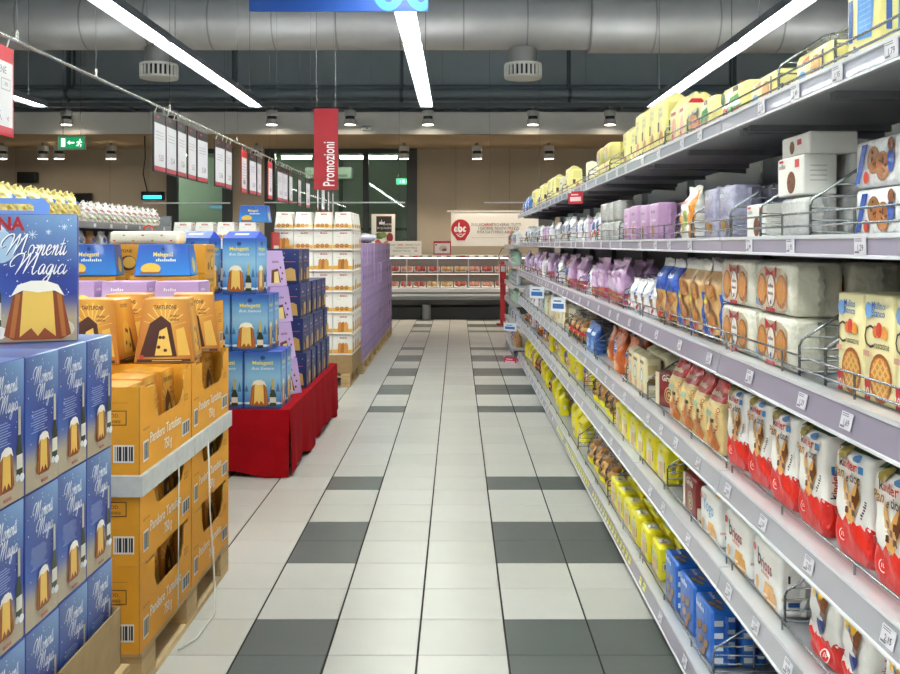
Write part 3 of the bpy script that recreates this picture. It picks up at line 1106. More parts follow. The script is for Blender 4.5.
def brick(w, d, h, col, r=.012, fins=True, gable=0.0, mat='film'):
    c = Carton(w, d, h, col, r=r, mat=mat)
    if fins:
        for sg in (-1, 1):
            def f(a, bb, sg=sg):
                return Vector((sg * (w / 2 - .002 + .014 * a), d * .5 + .004 * math.sin(bb * 25) + .01 * a, h * (.06 + .88 * bb)))
            c.b.grid(f, 1, 10, col)
            c.b.grid(lambda a, bb: f(1 - a, bb), 1, 10, col)
    if gable:
        y0, y1 = .006, d - .006
        pts = [(-w / 2 + .008, y0, h - .002), (w / 2 - .008, y0, h - .002), (w / 2 - .008, y1, h - .002), (-w / 2 + .008, y1, h - .002),
               (-w / 2 + .016, d * .46, h + gable), (w / 2 - .012, d * .46, h + gable * .93), (w / 2 - .012, d * .54, h + gable * .9), (-w / 2 + .016, d * .54, h + gable)]
        c.b.idx(pts, [(0, 1, 5, 4), (2, 3, 7, 6), (1, 2, 6, 5), (3, 0, 4, 7), (4, 5, 6, 7)], col, 0)
    return c


def wave(p, w, y, amp, col, n=5, y0=0.0):
    pts = [(0.004, y0 + .003), (w - .004, y0 + .003)]
    for k in range(n * 4 + 1):
        x = w - .004 - (w - .008) * k / (n * 4)
        pts.append((x, y + amp * math.sin(k * PI / 2 * 1.0) + amp * .5 * math.sin(k * 1.1)))
    p.poly(pts, col)


def sandwich(p, x, y, s, k=0):
    p.poly([(x - .5 * s, y + .1 * s), (x - .42 * s, y + .8 * s), (x, y + .3 * s), (x + .4 * s, y + s), (x + .5 * s, y + .25 * s), (x + .05 * s, y - .6 * s), (x - .3 * s, y - .45 * s)], 'D9A35C')
    for i in range(3):
        for j in range(3):
            if (i + j) % 2 == 0:
                p.rect(x - .38 * s + i * .22 * s + j * .02 * s, y - .32 * s + j * .22 * s, .21 * s, .21 * s, '5A2E17')
                p.off -= p.step
    p.off += p.step
    p.poly([(x + .2 * s, y + .1 * s), (x + .38 * s, y + .85 * s), (x + .47 * s, y + .3 * s), (x + .3 * s, y - .1 * s)], '5A2E17')


def k_word(p, x, y, sz, rot=0.0, al='L'):
    c, n = math.cos(rot), math.sin(rot)
    p.text('k', x, y, sz, '1E1B1B', al='L', bold=.015, rot=rot)
    p.text('inder', x + c * sz * .72, y + n * sz * .72, sz, 'D21F1B', al='L', bold=.015, rot=rot)


# -- white snack bag with red wavy base and green top
w, d, h = .158, .10, .268
g = Bag(w, d, h, lambda t: 'D6241D' if t < .28 else ('355436' if t > .88 else 'ECE9E6'), n=7, t0=.84, top=.2, seed=3, wob=.6)
p = g.front()
wave(p, w, h * .31, .006, 'D6241D')
p.ell(w * .28, h * .17, .014, .014, 'F6EDEA', n=12); p.ell(w * .28, h * .17, .0115, .0115, 'D6241D', n=12); p.text('10', w * .28, h * .155, .009, 'F6EDEA', bold=.02)
sandwich(p, w * .52, h * .45, .07)
k_word(p, w * .2, h * .74, .021)
p.rect(w * .72, h * .735, .018, .016, '2D86C8')
p.text('Pan', w * .1, h * .65, .022, 'B98436', al='L', bold=.02, sx=.8); p.text('e', w * .42, h * .63, .018, '6A3A1A', bold=.02, sx=.9); p.text('cioc', w * .5, h * .645, .023, '4A2513', al='L', bold=.02, sx=.8)
p.ell(w * .3, h * .85, .02, .012, '9C8A3E', n=10); p.ell(w * .68, h * .84, .014, .006, '4F80B8', n=10); p.poly([(w * .05, h * .99), (w * .05, h * .86), (w * .3, h * .9), (w * .6, h * .87), (w * .95, h * .9), (w * .95, h * .99)], '2F4E32')
p.lines(w * .08, h * .36, .022, 4, .004, .0016, '55504C')
p.marks(7, w * .86, h * .38, .009, '3A2416', al='L', rot=PI / 2 * .85)
for sg in (1, -1):
    q = g.side(sg=sg)
    q.poly([(.006, .003), (d - .006, .003), (d - .006, h * .34), (d * .6, h * .3), (d * .35, h * .27), (.006, h * .33)], 'D6241D')
    q.rect(d * .2, h * .55, .014, .02, '2D86C8')
    k_word(q, d * .35, h * .34, .017, rot=PI / 2)
    q.text('Pan', d * .62, h * .33, .018, 'B98436', al='L', bold=.02, rot=PI / 2); q.text('e', d * .64, h * .455, .014, '6A3A1A', al='L', bold=.02, rot=PI / 2); q.text('cioc', d * .62, h * .505, .018, '4A2513', al='L', bold=.02, rot=PI / 2)
    sandwich(q, d * .5, h * .72, .03)
kind('pan', 'snack_bag', 'snack pack', 'white bag with red wavy base', g, (w, d, h))

# -- white bag with red base, flower and cup
w, d, h = .15, .09, .212
g = Bag(w, d, h, lambda t: 'D6241D' if t < .25 else 'EAE8E6', n=6, t0=.8, seed=5)
p = g.front()
wave(p, w, h * .28, .006, 'D6241D')
for k in range(7):
    a = k * .9
    p.ell(w * .38 + .018 * math.cos(a), h * .72 + .018 * math.sin(a), .013, .009, 'F0BE2E', n=8, rot=a)
p.ell(w * .42, h * .68, .008, .008, '2C6FC0', n=8); p.ell(w * .48, h * .63, .01, .01, 'C8241E', n=8)
p.poly([(w * .38, h * .5), (w * .62, h * .5), (w * .6, h * .36), (w * .52, h * .3), (w * .44, h * .34)], '27387E')
p.ell(w * .5, h * .5, .019, .01, 'E8EEF4', n=12)
p.poly([(w * .48, h * .5), (w * .64, h * .84), (w * .76, h * .82), (w * .62, h * .48)], '7A4628')
for k in range(4):
    p.stroke([(w * (.52 + .035 * k), h * (.56 + .07 * k)), (w * (.62 + .035 * k), h * (.55 + .07 * k))], .002, 'A87046', False)
p.ell(w * .66, h * .12, .016, .016, 'F6EDEA', n=12); p.ell(w * .66, h * .12, .013, .013, 'D6241D', n=12); p.text('10', w * .66, h * .1, .010, 'F6EDEA', bold=.02)
p.lines(w * .1, h * .42, .02, 3, .005, .0018, '55504C')
q = g.side()
q.poly([(.006, .003), (d - .006, .003), (d - .006, h * .3), (d * .5, h * .25), (.006, h * .3)], 'D6241D')
k_word(q, d * .5, h * .4, .016, rot=PI / 2)
kind('cup', 'snack_bag', 'snack pack', 'white flower-and-cup bag with red base', g, (w, d, h))


def cake(p, x, y, s, col='E2A43C'):
    p.poly([(x - s, y - s * .35), (x - s * .7, y + s * .45), (x + s * .7, y + s * .5), (x + s, y - s * .2), (x + s * .6, y - s * .55), (x - s * .6, y - s * .6)], col)
    p.poly([(x - s * .95, y - s * .3), (x + s * .95, y - s * .15), (x + s * .85, y - s * .3), (x - s * .85, y - s * .45)], 'F6EBD2')


for key, word, wc in (('brioss', 'brioss', None), ('yogo', 'Yogo', '3E9AD0')):
    w, d, h = .235, .105, .152
    c = brick(w, d, h, 'EFEDEA')
    p = c.face('front')
    p.step = .0003; p.off = .001
    if wc:
        p.text(word, w * .46, h * .56, .042, wc, bold=.015); p.text('brioss', w * .3, h * .85, .012, 'C0392B')
    else:
        p.text('b', w * .2, h * .56, .045, '2B2324', al='L', bold=.02); p.text('rioss', w * .34, h * .56, .034, 'B02A2A', al='L', bold=.015)
        p.marks(8, w * .34, h * .46, .012, 'C86A5A', al='L', shear=.2)
    cake(p, w * .62, h * .24, .045); cake(p, w * .74, h * .19, .04, 'D8942F')
    p.ell(w * .2, h * .22, .016, .018, 'D9A247'); p.ell(w * .12, h * .82, .012, .012, 'D8474A', n=10)
    p = c.face('top')
    p.off = .001
    p.text(word, w * .5, d * .5, .026, wc or '8E2A2A', bold=.015); cake(p, w * .72, d * .3, .034)
    p = c.face('right'); p.off = .001
    p.rect(.004, h * .3, d - .008, .008, 'E0B9B4'); p.rect(d * .2, h * .6, .006, .02, '222222'); p.rect(d * .2, h * .2, .03, .012, '2A58A8')
    kind(key, 'sponge_cake_pack', 'snack pack', ('white cake pack with light-blue lettering' if wc else 'white cake pack with dark-red lettering'), c, (w + .026, d, h))

# -- dark red swirl packs
w, d, h = .19, .09, .145
c = brick(w, d, h, '7E1A1E')
p = c.face('front'); p.off = .001
p.rect(.006, .004, w * .16, h - .008, 'E8DCC0')
for k, (r_, cc) in enumerate(((.036, 'C9A272'), (.029, '4A1F14'), (.023, 'C9A272'), (.016, '4A1F14'), (.009, 'D8B68A'))):
    p.ell(w * .58, h * .38, r_, r_ * .95, cc)
p.text('Girella', w * .56, h * .76, .024, 'F4EDE4', bold=.02, shear=.2); p.marks(5, w * .56, h * .92, .008, 'F4D9B0')
p = c.face('top'); p.off = .001
p.text('Girella', w * .5, d * .4, .02, 'F4EDE4', bold=.02); p.rect(w * .1, d * .75, w * .8, .008, 'E8DCC0')
p = c.face('right'); p.off = .001
p.rect(.004, .004, d - .008, h * .3, 'E8DCC0'); p.rect(d * .2, h * .5, d * .5, .02, 'EFE6DA'); p.poly([(d * .3, h * .85), (d * .9, h * .95), (d * .9, h * .75)], 'E8DCC0')
kind('girella', 'swirl_cake_pack', 'snack pack', 'dark-red cake pack with swirl print', c, (w + .026, d, h))

# -- yellow packs
YEL = 'E8DA12'
w, d, h = .17, .075, .145
c = brick(w, d, h, YEL)
p = c.face('front'); p.off = .001
p.rect(w * .1, h * .08, w * .62, h * .62, 'CFCBB6'); p.poly([(w * .2, h * .1), (w * .24, h * .5), (w * .6, h * .55), (w * .66, h * .1)], 'C99C57')
p.ell(w * .4, h * .34, .022, .02, 'E0A33C'); p.marks(4, w * .5, h * .8, .014, '6B6A20', bold=.01); p.rect(w * .78, h * .3, w * .08, h * .3, '2B2B22')
p = c.face('top'); p.off = .001
p.rect(w * .3, d * .15, w * .4, d * .7, 'E9E7DC'); p.marks(3, w * .46, d * .4, .014, '4A4A30'); p.ell(w * .6, d * .45, .012, .014, 'B98546')
p = c.face('right'); p.off = .001
p.rect(d * .2, h * .3, d * .45, h * .3, 'C9BF3A'); p.barcode(d * .25, h * .34, d * .35, h * .2, 'EDEBDC')
kind('yellow', 'toast_pack', 'bread pack', 'bright yellow bread pack with label', c, (w + .026, d, h))
w, d, h = .145, .085, .21
g = Bag(w, d, h, lambda t: YEL, n=4.5, t0=.72, seed=8)
p = g.front()
p.rect(w * .18, h * .14, w * .5, h * .36, 'DBD4A0'); p.ell(w * .44, h * .3, .026, .03, 'CF9A4A'); p.marks(5, w * .5, h * .64, .02, 'B3A400', bold=.02); p.rect(w * .3, h * .56, w * .4, .004, 'C2B310')
q = g.side(); q.rect(d * .3, h * .3, d * .3, h * .16, 'E8E4C0')
kind('yellow_tall', 'toast_bag', 'bread pack', 'bright yellow upright bread bag', g, (w, d, h))


def roll_mesh(n, col, spread, hh, sz, seed, nm):
    q = random.Random(seed)
    b = B()
    c = (q.uniform(-.01, .01), 0, 0)
    b.sphere((0, 0, 0), (sz, sz * .85, sz * .6), col, n=12, m=8, fn=lambda th, ph: 1 + .04 * math.sin(3 * th + seed) * math.cos(ph))
    return b.mesh(nm, ['food'])


roll_a = roll_mesh(1, 'E2AE6E', 0, 0, .038, 1, 'bread_roll')
roll_b = roll_mesh(1, 'D2984F', 0, 0, .034, 2, 'bread_roll')
for key, basec, desc, seed in (('rolls', YEL, 'clear bag of rolls, yellow base', 4), ('rolls_red', 'D8342A', 'clear bag of rolls, red band', 6)):
    w, d, h = .19, .12, .2
    g = Bag(w, d, h, lambda t: 'FFFFFF', n=3.0, t0=.5, mat='clear', seed=seed, wob=1.2)
    lb = Bag(w * 1.012, d * 1.03, h, lambda t: basec, n=3.0, t0=.5, seed=seed, wob=1.2)
    # the printed band: lowest quarter of a slightly larger bag
    keep = [i for i, f in enumerate(lb.b.f) if len(f) == 4 and max(lb.b.v[j][2] for j in f) < h * (.24 if key == 'rolls' else .4) and min(lb.b.v[j][2] for j in f) > (-.01 if key == 'rolls' else .05)]
    nb = B()
    for i in keep:
        nb.face([lb.b.v[j] for j in lb.b.f[i]], basec, 0, True)
    if key == 'rolls_red':
        pp = lb.front(); pp.b = nb; pp.off = .002
        pp.rect(w * .3, h * .22, w * .35, h * .12, 'F0D23A'); pp.rect(w * .36, h * .25, w * .22, h * .05, 'F4F0E6')
    parts = [('print_band', nb.mesh('print_band', ['film']), (0, -.0015, 0))]
    q = random.Random(seed)
    for (x, y, z) in ((-.045, .04, .035), (.042, .045, .035), (-.04, .08, .05), (.045, .085, .04), (-.03, .05, .09), (.04, .055, .088), (0, .06, .125)):
        parts.append(('bread_roll', roll_a if q.random() < .6 else roll_b, (x, y, z)))
    kind(key, 'bread_roll_bag', 'bread pack', desc, g, (w, d, h), parts)

# -- blue biscuit bricks
w, d, h = .20, .085, .185
c = brick(w, d, h, '1D63C2')
p = c.face('front'); p.off = .001
p.marks(6, w * .34, h * .8, .022, 'F2F4F8', bold=.02)
for k, (x, y) in enumerate(((.3, .5), (.62, .55), (.4, .28), (.7, .3), (.55, .12))):
    p.ell(w * x, h * y, .03, .017, '4B2A14', rot=.5); p.ell(w * x - .002, h * y + .002, .026, .013, 'A5703A', rot=.5)
p = c.face('top'); p.off = .001
p.marks(6, w * .25, d * .45, .015, 'F2F4F8', bold=.02)
for x, y in ((.55, .6), (.78, .4), (.62, .25)):
    p.ell(w * x, d * y, .024, .012, '4B2A14', rot=.3); p.ell(w * x, d * y + .001, .02, .009, 'B98248', rot=.3)
p = c.face('right'); p.off = .001
for k in range(4):
    p.rect(.008, h * (.1 + .22 * k), d * .35, h * .1, 'DDE4EE')
    p.rect(d * .55, h * (.18 + .22 * k), d * .35, h * .08, 'C9D4E6')
kind('blue', 'biscuit_pack', 'biscuit pack', 'bright blue pack with brown biscuits', c, (w + .026, d, h))

# -- gold bags with red top
w, d, h = .155, .09, .24
g = Bag(w, d, h, lambda t: 'B01A20' if t > .7 else 'D8BF86', n=4, t0=.66, seed=12)
p = g.front()
wave(p, w, h * .66, .006, 'D8BF86', y0=h * .5)
p.marks(9, w * .5, h * .78, .016, 'F2E4C4', bold=.01)
p.ell(w * .3, h * .14, .036, .032, 'A85A22'); p.ell(w * .28, h * .15, .03, .026, 'C87A34'); p.ell(w * .7, h * .12, .034, .03, 'B06428'); p.ell(w * .5, h * .3, .03, .028, 'BB6E2E')
p.text('OMAGGIO', w * .82, h * .2, .016, 'A03A20', al='L', bold=.01, rot=PI / 2 * .9); p.ell(w * .3, h * .52, .02, .012, '9CB8A0'); p.rect(w * .5, h * .42, .03, .012, '3A3420')
kind('gold', 'biscuit_bag', 'biscuit pack', 'gold biscuit bag with red top', g, (w, d, h))

# -- cream bricks
w, d, h = .14, .075, .18
c = brick(w, d, h, 'E6D9B2', fins=False, gable=.012)
p = c.face('front'); p.off = .001
p.ell(w * .45, h * .5, .03, .034, '4E8C9C'); p.ell(w * .45, h * .5, .022, .026, 'F0EAD4'); p.ell(w * .6, h * .2, .03, .024, 'D89A3A'); p.rect(w * .2, h * .8, w * .6, .014, '6A4A2A')
p = c.face('right'); p.off = .001
p.rect(d * .15, h * .55, d * .6, h * .25, 'C9B684'); p.rect(d * .2, h * .3, d * .5, .03, '8A6A3A')
kind('cream', 'biscuit_pack', 'biscuit pack', 'cream biscuit pack with blue oval', c, (w, d, h))
c = brick(.16, .08, .19, 'E8E0C4', fins=False, gable=.012)
p = c.face('front'); p.off = .001
p.rect(.02, .05, .09, .05, 'D2B26A'); p.rect(.03, .13, .1, .014, '7A6A4A')
kind('ivory', 'biscuit_pack', 'biscuit pack', 'plain ivory biscuit pack', c, (.16, .08, .19))

# -- orange bags
w, d, h = .18, .09, .225
g = Bag(w, d, h, lambda t: 'C4612E', n=3.5, t0=.55, seed=15)
p = g.front()
p.ell(w * .5, h * .6, .034, .022, '2E6CB4', rot=.2); p.marks(5, w * .5, h * .58, .012, 'F2F2F2', bold=.02); p.poly([(w * .1, h * .08), (w * .2, h * .3), (w * .8, h * .34), (w * .9, h * .1)], 'E08A4E'); p.ell(w * .4, h * .2, .03, .022, 'EBC08A'); p.ell(w * .66, h * .18, .026, .02, 'D8A468')
kind('orange', 'biscuit_bag', 'biscuit pack', 'orange bag with blue oval', g, (w, d, h))
w, d, h = .18, .08, .19
g = Bag(w, d, h, lambda t: '2456A8', n=3.5, t0=.6, seed=16)
p = g.front(); p.rect(w * .2, h * .62, w * .6, .02, 'DCE6F2'); p.ell(w * .5, h * .3, .04, .03, '7FA8DA')
kind('bluebag', 'biscuit_bag', 'biscuit pack', 'deep blue soft bag', g, (w, d, h))

# -- tart cartons
w, d, h = .128, .07, .225
c = Carton(w, d, h, 'F0E4B0', r=.006, mat='film')
p = c.face('front'); p.off = .001
p.rect(.003, .003, w * .2, h * .2, 'C8202A'); p.text('10', w * .1, h * .05, .018, 'F6EEDC', bold=.02)
p.ell(w * .58, h * .24, .049, .051, 'A8571E', n=20); p.ell(w * .58, h * .24, .041, .043, 'D08A34', n=20)
for a in (.75, -.75):
    for k in range(-2, 3):
        hl, ox, oy = math.sqrt(.041 ** 2 - (k * .016) ** 2), -math.sin(a) * k * .016, math.cos(a) * k * .016
        p.stroke([(w * .58 + ox - hl * math.cos(a), h * .24 + oy - hl * math.sin(a)), (w * .58 + ox, h * .24 + oy), (w * .58 + ox + hl * math.cos(a), h * .24 + oy + hl * math.sin(a))], .007, 'EBBF72', False); p.off -= p.step
p.off += p.step
p.text('C', w * .2, h * .5, .05, '2B2420', bold=-.01); p.text('rostatine', w * .38, h * .51, .015, '2B2420', al='L', shear=.2, sx=.85)
p.ell(w * .42, h * .66, .011, .013, 'E07838'); p.ell(w * .56, h * .68, .013, .016, 'D8402A'); p.ell(w * .74, h * .66, .012, .014, 'E89A3A')
p.ell(w * .2, h * .85, .016, .018, '6E9CD2', n=8); p.text('Mulino', w * .55, h * .87, .015, '2B66B8', bold=.01); p.text('Bianco', w * .55, h * .8, .015, '2B66B8', bold=.01); p.rect(.003, h * .42, w * .22, .012, 'D8A08A')
p = c.face('right'); p.off = .001
p.rect(.004, .004, d - .008, h * .12, 'C8202A'); p.lines(d * .15, h * .7, d * .7, 8, .008, .0025, 'B8A878')
p = c.face('top'); p.off = .001; p.text('Crostatine', w * .5, d * .4, .018, '2B2420', shear=.2)
kind('tart', 'tart_carton', 'snack pack', 'cream tart carton with lattice tart', c, (w, d, h))

# -- white film cookie packs with red bow
w, d, h = .30, .13, .136
c = brick(w, d, h, 'E0DCCE', r=.018, fins=True, mat='foil')
p = c.face('front'); p.off = .0012
p.poly([(w * .1, h * .14), (w * .1, h * .74), (w * .24, h * .88), (w * .76, h * .88), (w * .9, h * .74), (w * .9, h * .14), (w * .76, h * .06), (w * .24, h * .06)], 'C6B59C')
for x in (.24, .5, .76):
    p.ell(w * x, h * .44, .042, .044, 'B26A2E', n=14); p.ell(w * x - .003, h * .46, .034, .036, 'CE8A46', n=14)
p.ell(w * .5, h * .44, .028, .042, 'F0EBE2', n=16); p.marks(5, w * .5, h * .5, .011, '7A2A3A', shear=.2); p.marks(6, w * .5, h * .36, .009, '7A2A3A'); p.ell(w * .5, h * .22, .006, .007, '2A3A8A', n=8)
p.poly([(w * .5, h * .78), (w * .34, h * .92), (w * .36, h * .7), (w * .5, h * .76), (w * .64, h * .7), (w * .66, h * .92)], 'B0222C')
p.rect(w * .38, h * .04, w * .24, .01, 'B0222C'); p.poly([(w * .1, h * .14), (w * .1, h * .3), (w * .26, h * .1)], '7D98CC')
kind('bow', 'cookie_pack', 'biscuit pack', 'white film pack with red bow', c, (w + .026, d, h))
c = brick(.265, .13, .136, 'E9E6DA', r=.02, fins=True, mat='foil')
kind('plainfilm', 'cookie_pack', 'biscuit pack', 'plain white wrapped pack', c, (.226, .13, .134))

# -- tall cookie bags, white crimped top, blue corner
for key, tb, desc in (('cookie', False, 'cookie bag with blue lower corner'), ('cookie_b', True, 'cookie bag with blue upper half')):
    w, d, h = .165, .085, .265
    g = Bag(w, d, h, lambda t: 'EDECEA' if t > .86 else ('2B55B4' if tb and t > .5 else 'C9A06A'), n=4, t0=.7, seed=18 + tb)
    p = g.front()
    if tb:
        p.poly([(.006, h * .5), (.006, h * .84), (w - .006, h * .84), (w - .006, h * .6)], '2B55B4'); p.marks(8, w * .5, h * .72, .015, 'F2F2F2', bold=.01, shear=.2)
    else:
        p.poly([(.006, h * .03), (.006, h * .46), (w * .6, h * .03)], '24489E'); p.marks(5, w * .3, h * .16, .012, 'F2F2F2', rot=-.6)
    for k, (x, y) in enumerate(((.35, .7), (.66, .6), (.4, .45), (.7, .3)) if not tb else ((.35, .38), (.68, .4), (.42, .2), (.74, .16))):
        p.cookie(w * x, h * y, .03, 'B0743A', k=k)
    p.ell(w * .2, h * .52, .016, .018, 'E6D82A', n=10); p.ell(w * .72, h * .14, .014, .014, 'C2282C', n=10); p.rect(w * .55, h * .03, w * .4, h * .07, '3A2A1E')
    q = g.side(); q.rect(.01, h * .1, d - .02, h * .5, '2B55B4'); q.lines(d * .2, h * .5, d * .5, 6, .01, .003, 'C9D2E6')
    kind(key, 'cookie_bag', 'biscuit pack', desc, g, (w, d, h))
w, d, h = .15, .08, .165
g = Bag(w, d, h, lambda t: 'ECEBEE', n=3.5, t0=.6, seed=22)
p = g.front(); p.ell(w * .35, h * .6, .03, .035, '2B50A8'); p.marks(7, w * .4, h * .6, .01, 'FFFFFF'); p.ell(w * .7, h * .2, .015, .015, 'C4242A'); p.poly([(w * .1, h * .05), (w * .15, h * .3), (w * .5, h * .1)], '3A62B8'); p.cookie(w * .6, h * .4, .022)
kind('whiteblue', 'biscuit_bag', 'biscuit pack', 'small white bag with blue patch', g, (w, d, h))

# -- pink and lilac bags
w, d, h = .175, .09, .245
g = Bag(w, d, h, lambda t: 'C49CCB' if t > .3 else 'B8506A', n=4, t0=.7, seed=25)
p = g.front(); p.poly([(w * .08, h * .3), (w * .5, h * .86), (w * .92, h * .3)], 'D9C0DE'); p.cookie(w * .4, h * .2, .032, 'C2602E'); p.cookie(w * .72, h * .16, .028, 'C86A3A', k=2); p.marks(5, w * .5, h * .62, .018, '8A3A8E', bold=.02); p.rect(.008, .006, w - .016, h * .05, 'B02A3A')
kind('pink', 'biscuit_bag', 'biscuit pack', 'pink-lilac biscuit bag, red base', g, (w, d, h))
g = Bag(w, d, h, lambda t: 'B79CC6', n=4, t0=.66, seed=27)
p = g.front(); p.cookie(w * .5, h * .35, .04, '8A5228', k=4); p.cookie(w * .62, h * .2, .03, '9C6232', k=5); p.rect(w * .2, h * .62, w * .6, .022, 'E6DAEC')
kind('lilac', 'biscuit_bag', 'biscuit pack', 'lilac bag with brown biscuits', g, (w, d, h))
w, d, h = .17, .085, .165
c = brick(w, d, h, 'C9A0CC')
p = c.face('front'); p.off = .001; p.cookie(w * .45, h * .25, .03, 'C07A3A'); p.marks(7, w * .5, h * .72, .016, '7A2E7A', bold=.02); p.rect(w * .3, h * .5, w * .5, .01, 'E9D9EC')
kind('pinkbrick', 'wafer_pack', 'biscuit pack', 'pink-lilac wafer pack', c, (w + .026, d, h))
w, d, h = .15, .1, .175
c = brick(w, d, h, 'A8A6C2', mat='foil')
p = c.face('front'); p.off = .001; p.marks(7, w * .45, h * .78, .018, 'E8E8F4', bold=.01); p.cookie(w * .4, h * .25, .024, 'C99A5A'); p.cookie(w * .66, h * .2, .02, 'B8853F', k=3); p.poly([(w * .1, h * .4), (w * .5, h * .62), (w * .9, h * .4), (w * .5, h * .45)], '8E8CB4')
kind('lav', 'biscuit_pack', 'biscuit pack', 'lavender-grey biscuit pack', c, (w + .026, d, h))
w, d, h = .18, .09, .2
g = Bag(w, d, h, lambda t: 'E9E7E2', n=3.5, t0=.6, seed=29)
p = g.front(); p.poly([(w * .8, h * .02), (w * .72, h * .9), (w * .97, h * .92), (w * .97, h * .02)], 'E8912A'); p.ell(w * .4, h * .22, .03, .026, 'E6C23A'); p.ell(w * .6, h * .4, .02, .03, '9CBE4A'); p.marks(5, w * .42, h * .66, .022, 'E0782A', bold=.02); p.ell(w * .25, h * .36, .02, .02, 'E08A3A')
kind('orangewhite', 'biscuit_bag', 'biscuit pack', 'white bag with orange edge', g, (w, d, h))

# -- white cookie cartons and bags
w, d, h = .18, .085, .1
c = Carton(w, d, h, 'F0EEEA', r=.004)
p = c.face('front'); p.off = .001
p.cookie(w * .56, h * .34, .03, '7A4020', '3A1C0E'); p.rect(w * .72, h * .7, .03, .02, 'C4202C'); p.marks(5, w * .1, h * .72, .013, '8A8480', al='L'); p.rect(w * .1, h * .88, .03, .006, 'C4202C')
p = c.face('right'); p.off = .001; p.lines(d * .2, h * .7, d * .5, 4, .012, .003, 'C9C5C0')
kind('whitebox', 'cookie_carton', 'biscuit pack', 'white carton with brown cookie', c, (w, d, h))
w, d, h = .2, .12, .055
c = Carton(w, d, h, 'ECEAE6', r=.004)
p = c.face('front'); p.off = .001; p.cookie(w * .4, h * .45, .018, '7A4020', '3A1C0E'); p.rect(w * .6, h * .5, .03, .014, 'C4202C')
kind('whiteflat', 'cookie_carton', 'biscuit pack', 'flat white cookie carton', c, (w, d, h))
w, d, h = .18, .085, .105
c = brick(w, d, h, 'C6C6C5', mat='foil')
kind('whitefilm', 'wrapped_pack', 'biscuit pack', 'plain white crinkled pack', c, (w + .026, d, h))
w, d, h = .22, .1, .105
c = brick(w, d, h, 'E7E7E9', mat='foil')
p = c.face('front'); p.off = .001
p.cookie(w * .45, h * .55, .032, 'A0602C'); p.cookie(w * .66, h * .4, .034, 'B06C34', k=3); p.poly([(w * .04, h * .1), (w * .2, h * .9), (w * .34, h * .9), (w * .14, h * .1)], '2B52B0'); p.ell(w * .84, h * .5, .016, .026, '2B52B0'); p.ell(w * .3, h * .22, .014, .014, 'D8482A'); p.cookie(w * .85, h * .8, .016, '8A4A22')
p = c.face('right'); p.off = .001; p.cookie(d * .4, h * .5, .026, 'A0602C'); p.ell(d * .8, h * .3, .012, .02, '2B52B0')
kind('cookieblue', 'cookie_pack', 'biscuit pack', 'white cookie pack with blue ribbons', c, (w + .026, d, h))

# -- cream biscuit packs of the top shelf
CRM = 'F1E597'
w, d, h = .15, .1, .222
c = brick(w, d, h, CRM, fins=False, gable=.028)
p = c.face('front'); p.off = .001
p.poly([(w * .3, h * .16), (w * .28, h * .34), (w * .5, h * .44), (w * .72, h * .36), (w * .68, h * .18), (w * .5, h * .3)], 'D67E22')
p.rect(w * .1, h * .42, w * .2, h * .18, '5A3A20'); p.rect(w * .2, h * .66, w * .6, h * .26, 'E7DA86'); p.text('Mulino', w * .5, h * .8, .014, '6C9AC8'); p.text('Bianco', w * .5, h * .7, .014, '6C9AC8'); p.ell(w * .8, h * .1, .018, .012, '4A8CC8')
p = c.face('right'); p.off = .001
p.rect(d * .12, h * .62, d * .76, h * .3, 'E6DA88'); p.rect(d * .15, h * .38, d * .24, h * .2, '5A3A20'); p.ell(d * .6, h * .3, .018, .035, 'D67E22'); p.ell(d * .4, h * .1, .022, .012, '4A8CC8')
kind('creamtall', 'biscuit_bag', 'biscuit pack', 'cream-yellow biscuit pack, orange print', c, (w, d, h + .028))
w, d, h = .17, .1, .29
c = brick(w, d, h, CRM, fins=False, gable=.02)
for sd, ww in (('front', w), ('right', d)):
    p = c.face(sd); p.off = .001
    p.poly([(ww * .3, h * .56), (ww * .3, h * .86), (ww * .86, h * .88), (ww * .8, h * .6)], '4A94DA'); p.poly([(ww * .34, h * .2), (ww * .36, h * .5), (ww * .84, h * .5), (ww * .76, h * .18)], '4A94DA')
    p.rect(ww * .1, h * .2, ww * .12, h * .32, '2858A8'); p.ell(ww * .3, h * .08, ww * .16, .016, '6CA4DE'); p.lines(ww * .4, h * .8, ww * .34, 5, .012, .003, '7FB6EA'); p.lines(ww * .42, h * .44, ww * .34, 5, .012, .003, '7FB6EA')
kind('creamblue', 'biscuit_bag', 'biscuit pack', 'tall cream pack with blue panels', c, (w, d, h + .02))
w, d, h = .23, .13, .095
c = brick(w, d, h, CRM, r=.02)
for sd, hh in (('front', h), ('top', d)):
    p = c.face(sd); p.off = .0012
    p.ell(w * .66, hh * .45, .034, hh * .3, 'D98A34', rot=.2); p.ell(w * .64, hh * .48, .026, hh * .22, 'E8AC58', rot=.2); p.poly([(w * .25, hh * .6), (w * .28, hh * .75), (w * .5, hh * .82), (w * .48, hh * .66)], 'E07A4A'); p.ell(w * .26, hh * .3, .03, hh * .2, '6AA6E0'); p.rect(w * .86, hh * .2, .012, hh * .6, '4A3420')
kind('creamlying', 'biscuit_bag', 'biscuit pack', 'cream-yellow pack lying flat', c, (w + .026, d, h))
c = brick(w, d, .12, CRM, r=.02)
for sd, hh in (('front', .12), ('top', d)):
    p = c.face(sd); p.off = .0012
    p.poly([(w * .3, hh * .3), (w * .4, hh * .66), (w * .75, hh * .7), (w * .86, hh * .4), (w * .6, hh * .28)], '2F9A3A'); p.ell(w * .22, hh * .3, .026, .026, 'D02A26'); p.ell(w * .7, hh * .22, .022, .02, 'D83A2E'); p.ell(w * .12, hh * .7, .02, .02, '1E4A2A'); p.rect(w * .55, hh * .78, .05, .014, '4A3420')
